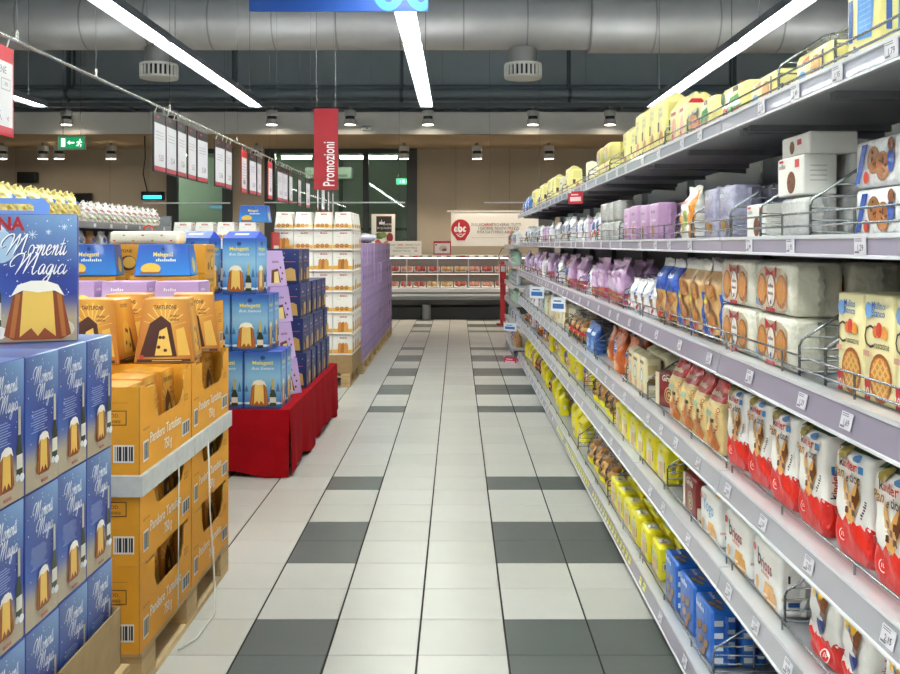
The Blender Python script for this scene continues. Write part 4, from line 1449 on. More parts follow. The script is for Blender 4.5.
kind('greenred', 'biscuit_bag', 'biscuit pack', 'cream pack with green-red fruit print', c, (w + .026, d, .12))
c = brick(.13, .09, .16, 'EFE3A6', fins=False, gable=.045)
c.b.idx([(-.06, .01, .155), (.06, .01, .155), (.06, .08, .155), (-.06, .08, .155), (-.045, .045, .205), (.05, .045, .198)], [(0, 1, 5, 4), (2, 3, 4, 5), (1, 2, 5), (3, 0, 4)], 'D0303A')
p = c.face('front'); p.off = .001; p.ell(.07, .08, .034, .04, 'E8A88A'); p.ell(.05, .04, .02, .02, 'D83A3A'); p.rect(.03, .13, .07, .014, 'B02A30')
p = c.face('right'); p.off = .001; p.ell(.045, .08, .03, .04, 'E8A88A')
kind('redtop', 'biscuit_bag', 'biscuit pack', 'cream pack with red cap', c, (.13, .09, .205))

# -- small mixed bags for the far end
for key, bc, ac, ac2, desc, seed in (('mixwhite', 'E6E6E8', '2F4FA0', 'C23A34', 'white bag with blue-red print', 31), ('mixgrey', 'B9BCC2', '7A86A0', 'B06A4A', 'pale grey film bag', 33),
                                     ('mixbrown', 'C28E54', '2B4E9C', 'F0EAE0', 'brown bag with blue patch', 35), ('mixgreen', 'A9C8B4', '4E9C7A', 'E9ECE8', 'pale green bag', 37), ('mixblue', '3F74C8', 'DCE6F2', 'E0B050', 'mid-blue bag', 39)):
    w, d, h = .165, .085, .2
    g = Bag(w, d, h, lambda t: bc, n=3.5, t0=.6, seed=seed)
    p = g.front(); p.ell(w * .5, h * .55, .04, .03, ac); p.cookie(w * .4, h * .25, .026, 'A8703A'); p.ell(w * .72, h * .3, .02, .024, ac2)
    kind(key, 'biscuit_bag', 'biscuit pack', desc, g, (w, d, h))

_cnt = {}


def place(key, loc, rz, label, group, rot=None):
    K = KIND[key]
    o = link(K['name'], K['me'], None, loc, rz, rot)
    tag(o, label, K['cat'], group)
    for q in K['parts']:
        c = link(q[0], q[1], o, q[2])
        if q[0] == 'bread_roll':
            c.rotation_euler = (RND.uniform(-.4, .4), RND.uniform(-.4, .4), RND.uniform(0, 6))
    return o


LAY = ['lower layer', 'second layer', 'third layer']
ROWN = ['front row', 'second row', 'third row', 'fourth row']


def run(sh, key, y0, n, pitch, rows=1, layers=1, back=.02, jit=.05, zoff=0.0, rowpitch=None, bias=0.0, mess=False):
    """Packs in a row on a shelf, nearest first; key may be a list of kinds to mix."""
    for i in range(n):
        ky = key if isinstance(key, str) else RND.choice(key)
        K = KIND[ky]
        if mess and RND.random() < .06:
            continue
        a = bias + RND.uniform(-jit, jit) + (RND.uniform(-.02, .2) if mess else 0)
        back_ = back + (RND.uniform(0, .06) if mess else 0)
        bx = SX + back_ + RND.uniform(0, .008) + abs(math.sin(a)) * K['w'] / 2
        y = y0 + i * pitch + RND.uniform(-.006, .006)
        sc = RND.uniform(.8, 1.02) if mess else RND.uniform(.95, 1.0)
        for r in range(rows):
            for l in range(layers):
                kk = (sh, ky, r, l, zoff)
                c = _cnt.get(kk, 0)
                _cnt[kk] = c + 1
                lb = '%s, %s from camera' % (K['desc'], ordn(c))
                lay = l if layers > 1 else (0 if zoff == 0 else (1 if zoff < .15 else 2))
                if layers > 1 or zoff:
                    lb += ', ' + LAY[lay]
                if rows > 1:
                    lb += ', ' + ROWN[r]
                lb += ', %s right shelf' % SNAME[sh]
                z = SZ[sh] + .0015 + l * (K['h'] + .002) + zoff
                o = place(ky, (bx + r * (rowpitch or K['d'] + (.03 if mess else .012)), y, z), -PI / 2 + a, lb, '%s on the %s right shelf' % (K['cat'] + 's', SNAME[sh]))
                if layers == 1 and not zoff:
                    o.scale = (sc, sc, sc)


# top shelf
CT = ['creamtall', 'creamtall', 'creamtall', 'ivory', 'creamlying']
run(5, 'creamlying', 1.60, 1, .2)
run(5, 'creamblue', 1.935, 1, .2, back=.03, jit=.02)
run(5, 'creamlying', 2.20, 1, .25, rows=2, jit=.05)
run(5, 'creamlying', 2.56, 1, .29, rows=2, jit=.05)
run(5, 'greenred', 2.85, 2, .3, rows=2, jit=.05)
run(5, 'redtop', 3.5, 2, .15, rows=1, back=.03)
run(5, 'creamtall', 3.80, 4, .17, rows=2, jit=.04)
run(5, 'creamtall', 4.56, 3, .19, rows=1, back=.08)
run(5, 'creamlying', 5.25, 2, .3, layers=2)
run(5, CT, 6.1, 5, .27, jit=.12, mess=True)
run(5, CT, 7.55, 4, .27, jit=.12, mess=True)
run(5, ['mixwhite', 'creamtall'], 8.8, 5, .26, jit=.1, mess=True)
run(5, CT, 10.15, 3, .28, jit=.15, mess=True)
run(5, ['mixblue', 'mixwhite'], 11.0, 4, .26)
# second-highest shelf
FAR5 = ['mixgrey', 'mixwhite', 'mixwhite', 'mixbrown', 'pinkbrick', 'mixgrey']
run(4, 'whiteblue', 1.50, 2, .17, back=.05)
run(4, 'cookieblue', 2.01, 1, .25, layers=2, rows=2, back=.09, jit=.01)
run(4, 'whitefilm', 2.40, 1, .2, layers=1, rows=4, back=.05, jit=.01)
run(4, 'whitebox', 2.41, 1, .2, rows=1, back=.05, zoff=.107, jit=.01)
run(4, 'whiteflat', 2.41, 1, .2, rows=1, back=.06, zoff=.208, jit=.03)
run(4, 'whitefilm', 2.40, 1, .2, rows=3, back=.16, zoff=.107, jit=.01)
run(4, 'whitebox', 2.70, 1, .2, rows=1, back=.05, jit=.02)
run(4, 'whitefilm', 2.69, 1, .2, rows=3, back=.15, jit=.01)
run(4, 'lav', 2.96, 2, .19, rows=2, back=.04, jit=.02)
run(4, 'orangewhite', 3.42, 1, .2, rows=2, jit=.02)
run(4, 'mixgrey', 3.66, 2, .2, back=.23)
run(4, 'pinkbrick', 3.97, 4, .205, rows=2, jit=.02)
run(4, 'whitefilm', 4.9, 3, .212, layers=2, jit=.01)
run(4, FAR5, 5.68, 6, .215, rows=2, jit=.08, mess=True)
run(4, FAR5, 7.15, 20, .235, rows=2, jit=.1, mess=True)
# third-highest shelf
FAR4 = ['pink', 'lilac', 'lilac', 'mixwhite', 'pink']
run(3, 'tart', 1.335, 6, .134, rows=3, rowpitch=.08, jit=.04, back=.03)
run(3, 'bow', 2.455, 2, .335, rows=3, layers=2, jit=.01)
run(3, 'cookie', 3.09, 3, .185, rows=3, jit=.06)
run(3, 'cookie_b', 3.65, 2, .185, rows=3, jit=.06)
run(3, 'whiteblue', 4.03, 4, .165, rows=2, jit=.06)
run(3, ['pink', 'pink', 'lilac'], 4.84, 4, .235, rows=2, jit=.1, mess=True)
run(3, ['lilac', 'mixwhite', 'pink'], 5.8, 2, .24, rows=2, jit=.06, mess=True)
run(3, ['pink', 'lilac', 'mixbrown'], 6.54, 5, .23, rows=2, jit=.08, mess=True)
run(3, FAR4, 7.84, 9, .24, rows=2, jit=.1, mess=True)
run(3, ['mixwhite', 'lilac', 'mixbrown'], 10.05, 8, .25, rows=2, jit=.1, mess=True)
# third-lowest shelf
run(2, 'pan', 1.60, 7, .208, rows=2, back=.03, jit=.05, bias=.06)
run(2, 'gold', 3.06, 4, .178, rows=2, jit=.06)
run(2, 'girella', 3.86, 1, .2, back=.02, jit=.02, bias=.35)
run(2, 'cream', 4.19, 3, .15, rows=2, jit=.03)
run(2, 'orange', 4.74, 5, .19, rows=2, jit=.1, mess=True)
run(2, 'bluebag', 5.78, 2, .19, jit=.05)
run(2, 'rolls_red', 6.42, 3, .24, jit=.05)
run(2, ['ivory', 'ivory', 'cream'], 7.36, 9, .205, rows=2, jit=.08, mess=True)
run(2, ['mixgreen', 'ivory', 'mixwhite', 'mixgrey'], 9.25, 11, .25, rows=2, jit=.1, mess=True)
# second-lowest shelf
run(1, 'cup', 1.40, 5, .19, back=.03, jit=.04, bias=.05)
run(1, 'brioss', 2.52, 2, .272, rows=3, layers=1, jit=.02)
run(1, 'yogo', 3.07, 1, .27, rows=3, jit=.02)
run(1, 'girella', 3.345, 1, .22, rows=2, jit=.02)
run(1, 'yellow', 3.81, 6, .203, rows=3, jit=.02)
run(1, 'rolls', 5.1, 4, .225, rows=2, jit=.1, back=.03, rowpitch=.15)
run(1, ['yellow_tall', 'yellow_tall', 'yellow_tall', 'mixbrown'], 6.24, 12, .2, rows=2, jit=.1, mess=True)
run(1, ['mixwhite', 'mixbrown', 'mixgrey', 'rolls_red'], 8.78, 12, .26, rows=2, jit=.12, mess=True)
# bottom shelf
run(0, 'yogo', 2.42, 1, .27, rows=2)
run(0, 'blue', 3.17, 3, .236, rows=3, jit=.02)
run(0, 'yellow', 3.95, 6, .21, rows=3, jit=.04)
run(0, 'rolls', 5.28, 4, .235, rows=2, jit=.1, back=.03, rowpitch=.15)
run(0, ['yellow_tall', 'yellow_tall', 'yellow_tall', 'rolls'], 6.56, 10, .22, rows=1, jit=.12, mess=True)
run(0, ['rolls_red', 'mixbrown', 'rolls_red', 'yellow_tall'], 8.86, 12, .25, jit=.12, mess=True)

# shelf talkers clipped to the rails
for sh, u, colr, w_, h_, ln, lb in ((5, 585.5, 'C02030', .10, .075, 'F0D0D0', 'small red shelf flag clipped under the right top shelf'), (3, 546, 'E8EEF6', .15, .10, '3A6CB0', 'white-blue shelf card on the third-highest right shelf, farther one'),
                                    (3, 568, 'E8EEF6', .12, .10, '3A6CB0', 'white-blue shelf card on the third-highest right shelf, nearer one'), (1, 513.5, 'E8EEF6', .2, .10, '3A6CB0', 'white-blue shelf card at the far end of the second-lowest shelf'),
                                    (0, 506.5, 'C83A5C', .2, .12, 'F0D0D8', 'pink-red shelf card at the far end of the bottom shelf')):
    Y = min(yat(u, SX - .03), 12.02)
    t = empty('shelf_card', (SX - .05 - math.sin(.9) * w_ / 2, Y, SZ[sh] - .05), .9); tag(t, lb, 'shelf card')
    b = B(); b.box(-.002, 0, -w_ / 2, w_ / 2, -h_, 0, colr)
    p = Panel(b, plane_fn((-.002, w_ / 2, -h_), (0, -1, 0), (0, 0, 1)))
    p.rect(w_ * .12, h_ * .2, w_ * .76, h_ * .35, ln); p.rect(w_ * .2, h_ * .68, w_ * .5, h_ * .1, ln)
    b.build('card', 'plastic', t)
    b = B(); b.box(-.004, .004, w_ / 2 - .02, w_ / 2, -.01, .015, 'D8D8DC'); b.build('clip', 'plastic', t)

# farther shelving unit with its own levels
GX, GY0, GY1 = .74, 12.3, 14.4
t = empty('far_shelving_unit', (GX, GY0, 0)); tag(t, 'farther shelving unit beyond the long right shelving', 'shelving')
b = B(); b.box(.5, .53, 0, GY1 - GY0, 0, 1.95, '4A4C50'); b.build('back_panel', 'paint', t)
b = B(); b.box(0, .5, 0, GY1 - GY0, 0, .09, '6B6C70'); b.build('kick_plate', 'paint', t)
FZ = [.15, .44, .72, .97, 1.25, 1.50]
far_kinds = ['mixbrown', 'mixwhite', 'mixgreen', 'mixgrey', 'mixgreen', 'mixwhite']
for k, z in enumerate(FZ):
    b = B(); b.box(0, .5, 0, GY1 - GY0, -.03, 0, 'B4B6BA'); s = b.build('shelf', 'steel', t, (0, 0, z))
    b = B(); b.box(-.02, 0, 0, GY1 - GY0, -.05, .008, 'BDBBC6'); b.build('price_rail', 'rail', s)
    for i in range(6):
        K = KIND[far_kinds[(k + i // 4) % 6]]
        place(far_kinds[(k + i // 4) % 6], (GX + .03, GY0 + .18 + i * .34, z + .0015), -PI / 2 + RND.uniform(-.1, .1),
              '%s, %s pack of level %s on the far unit' % (K['desc'], ordn(i), ('one', 'two', 'three', 'four', 'five', 'six')[k]), 'packs on the far shelving unit')
# red stand at its end
t = empty('red_stand', (.85, 17.6, 0)); tag(t, 'slim red stand with box at the far end of the shelving', 'stand')
b = B(); b.rbox(-.12, .12, -.12, .12, 0, .03, .01, '8E1A1E'); b.build('base', 'paint', t)
b = B(); b.rbox(-.05, .05, -.05, .05, .03, .78, .008, 'B81E22'); b.build('post', 'paint', t)
b = B(); b.rbox(-.055, .055, -.06, .06, .78, 1.18, .012, 'B81E24'); b.build('box', 'paint', t)
b = B(); b.box(-.04, .04, -.064, -.06, 1.0, 1.1, 'D6D2CE'); b.build('notice', 'plastic', t)
b = B(); b.tube([(-.06, 0, 1.14), (-.08, 0, 1.3), (-.02, 0, 1.42), (.06, 0, 1.45)], .012, 'D0CCC6'); b.build('hook', 'chrome', t)

# ============================================================ LEFT SIDE: PALLETS AND STACKS
pal_parts = []


def pallet_meshes():
    out = []
    W_, L_ = .8, 1.2
    tb = B(); tb.box(-.05, .05, 0, L_, .122, .144, 'C9AC7C'); out.append(('deck_board', tb.mesh('deck_board', ['wood']), [(-.35, 0, 0), (-.175, 0, 0), (0, 0, 0), (.175, 0, 0), (.35, 0, 0)]))
    sb_ = B(); sb_.box(-W_ / 2, W_ / 2, 0, .145, .1, .122, 'BFA070'); out.append(('stringer_board', sb_.mesh('stringer_board', ['wood']), [(0, 0, 0), (0, L_ / 2 - .0725, 0), (0, L_ - .145, 0)]))
    bb = B(); bb.box(-.05, .05, 0, .145, .022, .1, 'C6A878'); out.append(('block', bb.mesh('block', ['wood']), [(x, y, 0) for x in (-.35, 0, .35) for y in (0, L_ / 2 - .0725, L_ - .145)]))
    lb = B(); lb.box(-.05, .05, 0, L_, 0, .022, 'D0B486'); out.append(('bottom_board', lb.mesh('bottom_board', ['wood']), [(-.35, 0, 0), (0, 0, 0), (.35, 0, 0)]))
    return out


PAL = pallet_meshes()


def pallet(x, y, z, label, sy=1.0):
    t = empty('wooden_pallet', (x, y, z))
    t.scale = (1, sy, 1)
    tag(t, label, 'pallet', 'wooden pallets')
    for nm, me, locs in PAL:
        for l in locs:
            link(nm, me, t, l)
    return t


# ---- blue gift boxes
def winter(p, w, h, seed, dots=40):
    q = random.Random(seed)

    def f(a, t):
        c = mixc('2C3F94', '3A62B4', .5 + .5 * math.sin(a * 3 + t * 5))
        if t > .55:
            c = mixc(c, '9DC4DE', max(0, (t - .55) / .45) * (.25 + .75 * a) * .6)
        if t < .34:
            c = mixc('B4A58C', c, max(0, (t - .2) / .14))
        return c
    p.grad(.0015, .0015, w - .003, h - .003, f, 8, 16)
    for _ in range(dots):
        x, y = q.uniform(.05, .95) * w, q.uniform(.04, .97) * h
        r_ = q.uniform(.0007, .0022)
        p.ell(x, y, r_, r_, 'E8F1F8' if y > h * .3 else 'DCD2BE', n=6)
        p.off -= p.step
    p.off += p.step


def maina_side(p, w, h, seed):
    winter(p, w, h, seed)
    p.script('Momenti', w * .28, h * .78, .019, .0028, 'F4F6FA', sx=.8)
    p.script('Magici', w * .38, h * .645, .019, .0028, 'F4F6FA', sx=.85)
    p.lines(w * .14, h * .575, w * .5, 4, .006, .002, '9FB2DA', random.Random(seed))
    p.lines(w * .14, h * .5, w * .5, 5, .006, .002, '9FB2DA', random.Random(seed + 1))
    p.bottle(w * .86, h * .16, w * .16, h * .5)
    p.ell(w * .92, h * .15, .012, .01, 'E4E6EA'); p.ell(w * .8, h * .16, .01, .008, 'D2D6DC')
    p.pandoro(w * .5, h * .1, w * .42, h * .31)
    p.text('MAINA', w * .52, h * .035, .0085, 'A81E2A', bold=.03)


w, d, h = .18, .30, .32
c = Carton(w, d, h, '2E429A', r=.002)
maina_side(c.face('front'), w, h, 1)
p = c.face('left'); winter(p, d, h, 5, 60); p.script('Momenti', d * .3, h * .74, .019, .0028, 'F4F6FA'); p.script('Magici', d * .38, h * .52, .019, .0028, 'F4F6FA'); p.pandoro(d * .55, h * .08, d * .36, h * .38)
p = c.face('top'); p.grad(.002, .002, w - .004, d - .004, lambda a, t: mixc('27387E', '6C8CC0', a * .6 + .3 * t), 4, 4); p.text('MAINA', w * .5, d * .5, .018, 'B0222C', bold=.03)
kind('gift', 'cake_gift_box', 'gift box', 'blue winter cake gift box', c, (w, d, h))
MX = -1.0
for r in range(3):
    for cidx in range(6):
        for dp in range(2):
            y = 2.72 - .0905 - cidx * .1845
            lb = 'blue winter cake gift box, %s row, %s column from the orange cartons%s' % (('bottom', 'middle', 'top')[r], ordn(cidx), ', behind' if dp else '')
            place('gift', (MX - dp * .309 + RND.uniform(-.003, .003), y, .2895 + r * .3225), PI / 2 + RND.uniform(-.002, .002), lb, 'blue gift boxes on the near left stack')
pallet(-1.36, 1.55, 0, 'lower of two wooden pallets under the blue gift boxes')
pallet(-1.36, 1.55, .144, 'upper of two wooden pallets under the blue gift boxes')
# cardboard tray around the bottom row
b = B()
z0, z1 = .289, .46
KR = 'B09468'
for x0, x1, y0, y1 in ((-.985, -.981, 1.58, 2.738), (-1.632, -.981, 2.734, 2.738), (-1.632, -1.628, 1.58, 2.738)):
    b.box(x0, x1, y0, y1, z0, z1, KR)
t = b.build('cardboard_tray', 'kraft'); tag(t, 'brown cardboard tray around the bottom row of blue gift boxes', 'cardboard tray')

# single box on top, turned to face the camera
w, d, h = .325, .18, .338
c = Carton(w, d, h, '2E429A', r=.002)
p = c.face('front')
winter(p, w, h, 9, 160)
for k in range(4):
    p.ell(w * (.26 + .05 * k), h * (.86 - .04 * k), .062 - .006 * k, .042, mixc('DCE6EE', 'A9C6DE', k / 3), n=20)
    p.off -= p.step * .5
p.text('MAINA', .196, h * .875, .034, 'B01C26', al='R', bold=.035, sx=.9)
for x, y, r_ in ((.66, .84, .012), (.78, .86, .007), (.58, .8, .006), (.9, .9, .008), (.6, .68, .006)):
    for a in (0, PI / 4, PI / 2, 3 * PI / 4):
        p.rect(w * x - r_ * math.cos(a), h * y - r_ * math.sin(a), 2 * r_, .0012, 'E8F2FA', rot=a); p.off -= p.step
p.off += p.step
p.script('Momenti', w * .485, h * .675, .0262, .0042, '2A3A7A', sx=.84); p.off -= p.step * .3
p.script('Momenti', w * .48, h * .68, .0262, .0036, 'F6F7FB', sx=.84)
p.script('Magici', w * .555, h * .525, .0262, .0042, '2A3A7A', sx=.9); p.off -= p.step * .3
p.script('Magici', w * .55, h * .53, .0262, .0036, 'F6F7FB', sx=.9)
p.bottle(w * .36, h * .1, w * .14, h * .66, foil='3A3A30'); p.marks(8, w * .36, h * .24, .006, '4A3A30')
p.ell(w * .36, h * .08, .04, .02, 'E9E6E0', n=14); p.ell(w * .87, h * .1, .035, .025, 'D6CCB8', n=14)
p.pandoro(w * .7, h * .02, w * .5, h * .46)
p = c.face('top'); p.grad(.002, .002, w - .004, d - .004, lambda a, t: mixc('4C66B0', '9DB8DC', a), 4, 4)
hb2 = B()
pts = []
HC = '6E92D2'
for i, (a, bb_) in enumerate(((-.11, .0), (-.11, .03), (-.095, .045), (.095, .045), (.11, .03), (.11, .0))):
    pts.append((a, bb_))
outer, inner = pts, [(-.07, .012), (-.07, .024), (-.062, .03), (.062, .03), (.07, .024), (.07, .012)]
for yy, sgn in ((.088, 1), (.092, -1)):
    for i in range(5):
        q = [(outer[i][0], yy, outer[i][1]), (outer[i + 1][0], yy, outer[i + 1][1]), (inner[i + 1][0], yy, inner[i + 1][1]), (inner[i][0], yy, inner[i][1])]
        hb2.face(q, HC)
    hb2.face([(-.11, yy, 0), (.11, yy, 0), (.07, yy, .012), (-.07, yy, .012)], HC)
for ring in (outer, inner):
    for i in range(5):
        hb2.face([(ring[i][0], .088, ring[i][1]), (ring[i + 1][0], .088, ring[i + 1][1]), (ring[i + 1][0], .092, ring[i + 1][1]), (ring[i][0], .092, ring[i][1])], HC)
kind('giftbig', 'cake_gift_box', 'gift box', '', c, (w, d, h), [('carry_handle', hb2.mesh('carry_handle', ['carton']), (-.02, 0, h))])
th = math.radians(21)
pr = Vector((-1.018, 2.52))      # right front corner on the stack
cx, cy = pr.x - math.cos(th) * w / 2, pr.y - math.sin(th) * w / 2
place('giftbig', (cx, cy, .2895 + 3 * .3225), th, 'single blue winter gift box with handle standing on the stack of boxes', None)

# ---- orange cartons
ORG = 'E8A023'
TW, TD, TH = .6, .395, .293


def notch_tray():
    b = B()
    n0, n1, nb = .13, .47, .16           # notch along x and its bottom height
    outl = [(-TW / 2, 0), (TW / 2, 0), (TW / 2, TH), (TW / 2 - .045, TH), (TW / 2 - .05, TH - .012), (TW / 2 - .09, TH - .012), (TW / 2 - .1, TH - .03), (TW / 2 - .1, nb + .05), (TW / 2 - .13, nb + .012),
            (TW / 2 - .17, nb), (-TW / 2 + .2, nb), (-TW / 2 + .17, nb + .012), (-TW / 2 + .15, nb + .05), (-TW / 2 + .15, TH - .012), (-TW / 2 + .06, TH - .012), (-TW / 2 + .05, TH)]
    outl.append((-TW / 2, TH))
    th_ = .005
    for y, flip in ((0, False), (TD - th_, False)):
        tr = tessellate_polygon([[Vector((q[0], q[1], 0)) for q in outl]])
        for yy, inv in ((y, False), (y + th_, True)):
            for t3 in tr:
                q = [Vector((outl[i][0], yy, outl[i][1])) for i in t3]
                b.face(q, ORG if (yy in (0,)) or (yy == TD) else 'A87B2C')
        for i in range(len(outl)):
            a, c_ = outl[i], outl[(i + 1) % len(outl)]
            b.face([(a[0], y, a[1]), (c_[0], y, c_[1]), (c_[0], y + th_, c_[1]), (a[0], y + th_, a[1])], 'B98A3A')
    body = b
    for x in (-TW / 2, TW / 2 - th_):
        body.box(x, x + th_, th_, TD - th_, 0, TH, ORG)
    body.box(-TW / 2 + th_, TW / 2 - th_, th_, TD - th_, 0, .004, ORG)
    p = Panel(body, plane_fn((-TW / 2, 0, 0), (1, 0, 0), (0, 0, 1)))
    WT = 'F3EDE2'
    for dx, cc in ((.002, '7A5A1E'), (0, WT)):
        p.textw('Pandoro Tartufato', TW * .47 + dx, .086 - dx, .36, .036, cc, bold=.015)
        p.text('750 g', TW * .5 + dx, .03 - dx, .038, cc, bold=.015, sx=.75)
    p.barcode(TW * .045, .035, .055, .07); p.barcode(TW * .78, .03, .1, .055)
    p.text('TARTUFONE', TW * .09, .14, .0085, '6A4A12'); p.rect(TW * .83, .165, .05, .022, '5A3E10'); p.rect(TW * .833, .167, .046, .018, ORG); p.text('27.100', TW * .872, .171, .009, '5A3E10', sx=.8)
    for sd in ((-TW / 2, TD, 0), (0, -1, 0)), ((TW / 2, 0, 0), (0, 1, 0)):
        p = Panel(body, plane_fn(sd[0], sd[1], (0, 0, 1)))
        p.barcode(TD - .09, .04, .07, .06)
        p.rect(TD - .13, .165, .085, .05, '5A3E10'); p.rect(TD - .127, .168, .079, .044, ORG); p.text('COD.', TD - .09, .192, .012, '4A320C'); p.text('08000858', TD - .088, .173, .010, '4A320C', sx=.8)
        p.rect(.04, .24, TD - .08, .0015, 'B07A1A')
    return body.mesh('display_tray', ['board'])


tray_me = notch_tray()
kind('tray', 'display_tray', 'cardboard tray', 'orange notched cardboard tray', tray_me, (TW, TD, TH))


# tapered orange cake boxes
def truffle_box(w, h, taper, key):
    c = Carton(w, w, h, 'D08C1E', r=.003, taper=taper)
    for sd in ('front', 'left', 'right', 'back'):
        p = c.face(sd)
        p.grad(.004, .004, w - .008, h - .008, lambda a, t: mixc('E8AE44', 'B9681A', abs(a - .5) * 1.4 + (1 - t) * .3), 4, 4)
        if sd in ('front', 'back'):
            for k in range(9):
                a = -1.3 + k * .33
                p.poly([(w * .5, h * .55), (w * .5 + .13 * math.sin(a) * .8 - .004, h * .55 + .1 * math.cos(a)), (w * .5 + .13 * math.sin(a) * .8 + .004, h * .55 + .1 * math.cos(a))], 'F4CC78'); p.off -= p.step
            p.off += p.step
            p.text('TARTUFONE', w * .5, h * .84, .016, '4A220E', bold=.02, sx=.9); p.marks(7, w * .7, h * .72, .009, '6A3A14', shear=.3); p.marks(7, w * .7, h * .66, .009, '6A3A14', shear=.3)
            p.poly([(w * .08, h * .1), (w * .2, h * .62), (w * .42, h * .74), (w * .62, h * .62), (w * .72, h * .1)], '4A2110')
            p.poly([(w * .34, h * .12), (w * .4, h * .5), (w * .54, h * .56), (w * .64, h * .12)], 'EBC25E')
            p.poly([(w * .74, h * .12), (w * .72, h * .52), (w * .88, h * .56), (w * .95, h * .12)], 'E3B44E')
            for x, y in ((.4, .25), (.48, .4), (.52, .2), (.42, .4)):
                p.ell(w * x, h * y, .008, .007, '4A2110', n=8); p.off -= p.step
        else:
            p.text('TARTUFONE', w * .5, h * .86, .014, '4A220E', bold=.02, sx=.8)
            p.poly([(w * .3, h * .15), (w * .34, h * .6), (w * .52, h * .66), (w * .7, h * .5), (w * .72, h * .15)], 'E3B44E')
            p.poly([(w * .66, h * .12), (w * .62, h * .55), (w * .7, h * .5), (w * .78, h * .15)], '4A2110')
            for x, y in ((.42, .3), (.52, .48), (.58, .25), (.46, .5)):
                p.ell(w * x, h * y, .008, .01, '4A2110', n=8); p.off -= p.step
        p.ell(w * .12, h * .1, .009, .009, 'D2442A', n=10); p.rect(w * .05, h * .02, w * .9, h * .045, '4A2110'); p.rect(w * .3, h * .035, w * .5, .003, 'D8B88A')
    kind(key, 'truffle_cake_box', 'cake box', 'tapered orange truffle cake box', c, (w, w, h))


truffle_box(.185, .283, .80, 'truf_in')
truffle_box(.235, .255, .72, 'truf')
OX = -1.06
pallet(-1.465, 3.17, 0, 'wooden pallet under the orange display trays')
Zs = [.1455, .4395, .7445]
for l, z in enumerate(Zs):
    for yi, y in enumerate((3.44, 4.05)):
        for xi in range(2):
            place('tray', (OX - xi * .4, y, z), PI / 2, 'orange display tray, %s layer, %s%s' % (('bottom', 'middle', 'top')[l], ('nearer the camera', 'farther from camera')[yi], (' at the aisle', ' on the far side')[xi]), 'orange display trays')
            if xi == 0 or l == 2:
                for k in range(3):
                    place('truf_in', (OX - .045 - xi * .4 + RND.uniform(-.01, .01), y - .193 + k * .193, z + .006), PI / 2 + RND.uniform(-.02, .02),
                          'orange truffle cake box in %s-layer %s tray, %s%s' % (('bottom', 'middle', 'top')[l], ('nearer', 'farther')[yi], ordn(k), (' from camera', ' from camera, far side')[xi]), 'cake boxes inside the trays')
b = B()
G_ = 'C4C6C4'
b.box(-1.875, -1.05, 3.13, 4.365, .7335, .7435, G_)
for q in ((-1.053, -1.047, 3.125, 3.742), (-1.053, -1.047, 3.752, 4.365)):
    b.box(q[0], q[1], q[2], q[3], .675, .7435, G_)
b.box(-1.875, -1.053, 3.122, 3.130, .675, .7435, G_)
t = b.build('interlayer_sheet', 'kraft'); tag(t, 'pale grey cardboard sheet with folded lip between the orange trays', 'cardboard sheet')
# strap hanging over the cartons
b = B(); b.tube([(-1.043, 3.93, .70), (-1.040, 3.95, .40), (-1.035, 3.98, .2), (-1.02, 3.95, .08), (-.99, 3.82, .012), (-1.0, 3.6, .006), (-1.04, 3.5, .006)], .004, 'E4E2DA')
b.tube([(-1.043, 3.52, .70), (-1.046, 3.52, .16)], .0025, 'E4E2DA')
o = b.build('packing_strap', 'plastic'); tag(o, 'thin white packing strap hanging from the orange trays to the floor', 'strap')

zt = .7445 + .294 + .0005
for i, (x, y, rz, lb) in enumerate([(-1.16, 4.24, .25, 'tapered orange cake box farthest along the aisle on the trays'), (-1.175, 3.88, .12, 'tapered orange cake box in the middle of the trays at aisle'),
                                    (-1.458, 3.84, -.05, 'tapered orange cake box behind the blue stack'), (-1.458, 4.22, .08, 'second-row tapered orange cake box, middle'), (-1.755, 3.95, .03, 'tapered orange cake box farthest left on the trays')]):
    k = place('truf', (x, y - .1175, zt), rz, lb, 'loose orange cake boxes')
    k.location.x += .0

# ---- assorted stack behind the orange trays
pallet(-1.9, 4.75, 0, 'lower hidden half pallet behind the orange trays', .45)
pallet(-1.9, 4.75, .144, 'upper hidden half pallet behind the orange trays', .45)
for l in range(3):
    for xi in range(2):
        place('tray', (-1.60 - .2 + xi * .602 - .45, 4.8, .2895 + l * .294), 0, 'orange tray of the rear mixed stack, %s layer, %s' % (ordn(l), ('left', 'right')[xi]), 'rear orange trays')
zt2 = .2895 + 3 * .294


def tap_box(w, d, h, col, taper, key, nm, desc, art, cat='cake box'):
    c = Carton(w, d, h, col, r=.003, taper=taper)
    for sd in ('front', 'left', 'right'):
        art(c.face(sd), w if sd == 'front' else d, h, sd)
    kind(key, nm, cat, desc, c, (w, d, h))


def art_lying(p, w, h, sd):
    p.grad(.004, .004, w - .008, h - .008, lambda a, t: mixc('2A86D4', '1B4FAE', t), 2, 4)
    if sd == 'front':
        p.text('Melegatti', w * .5, h * .62, .022, 'F0DC6A', bold=.02); p.marks(10, w * .56, h * .46, .016, 'E6EEF6', shear=.3)
        p.ell(w * .28, h * .24, w * .18, h * .17, 'E4BE4A', n=16); p.rect(w * .1, h * .06, w * .36, h * .07, '8A5A22'); p.ell(w * .5, h * .85, .01, .01, '16306E', n=10)
    else:
        p.ell(w * .5, h * .35, w * .2, h * .25, 'E4BE4A')


tap_box(.30, .2, .17, '1F62BE', .86, 'melelying', 'cake_box', 'low blue cake box', art_lying)


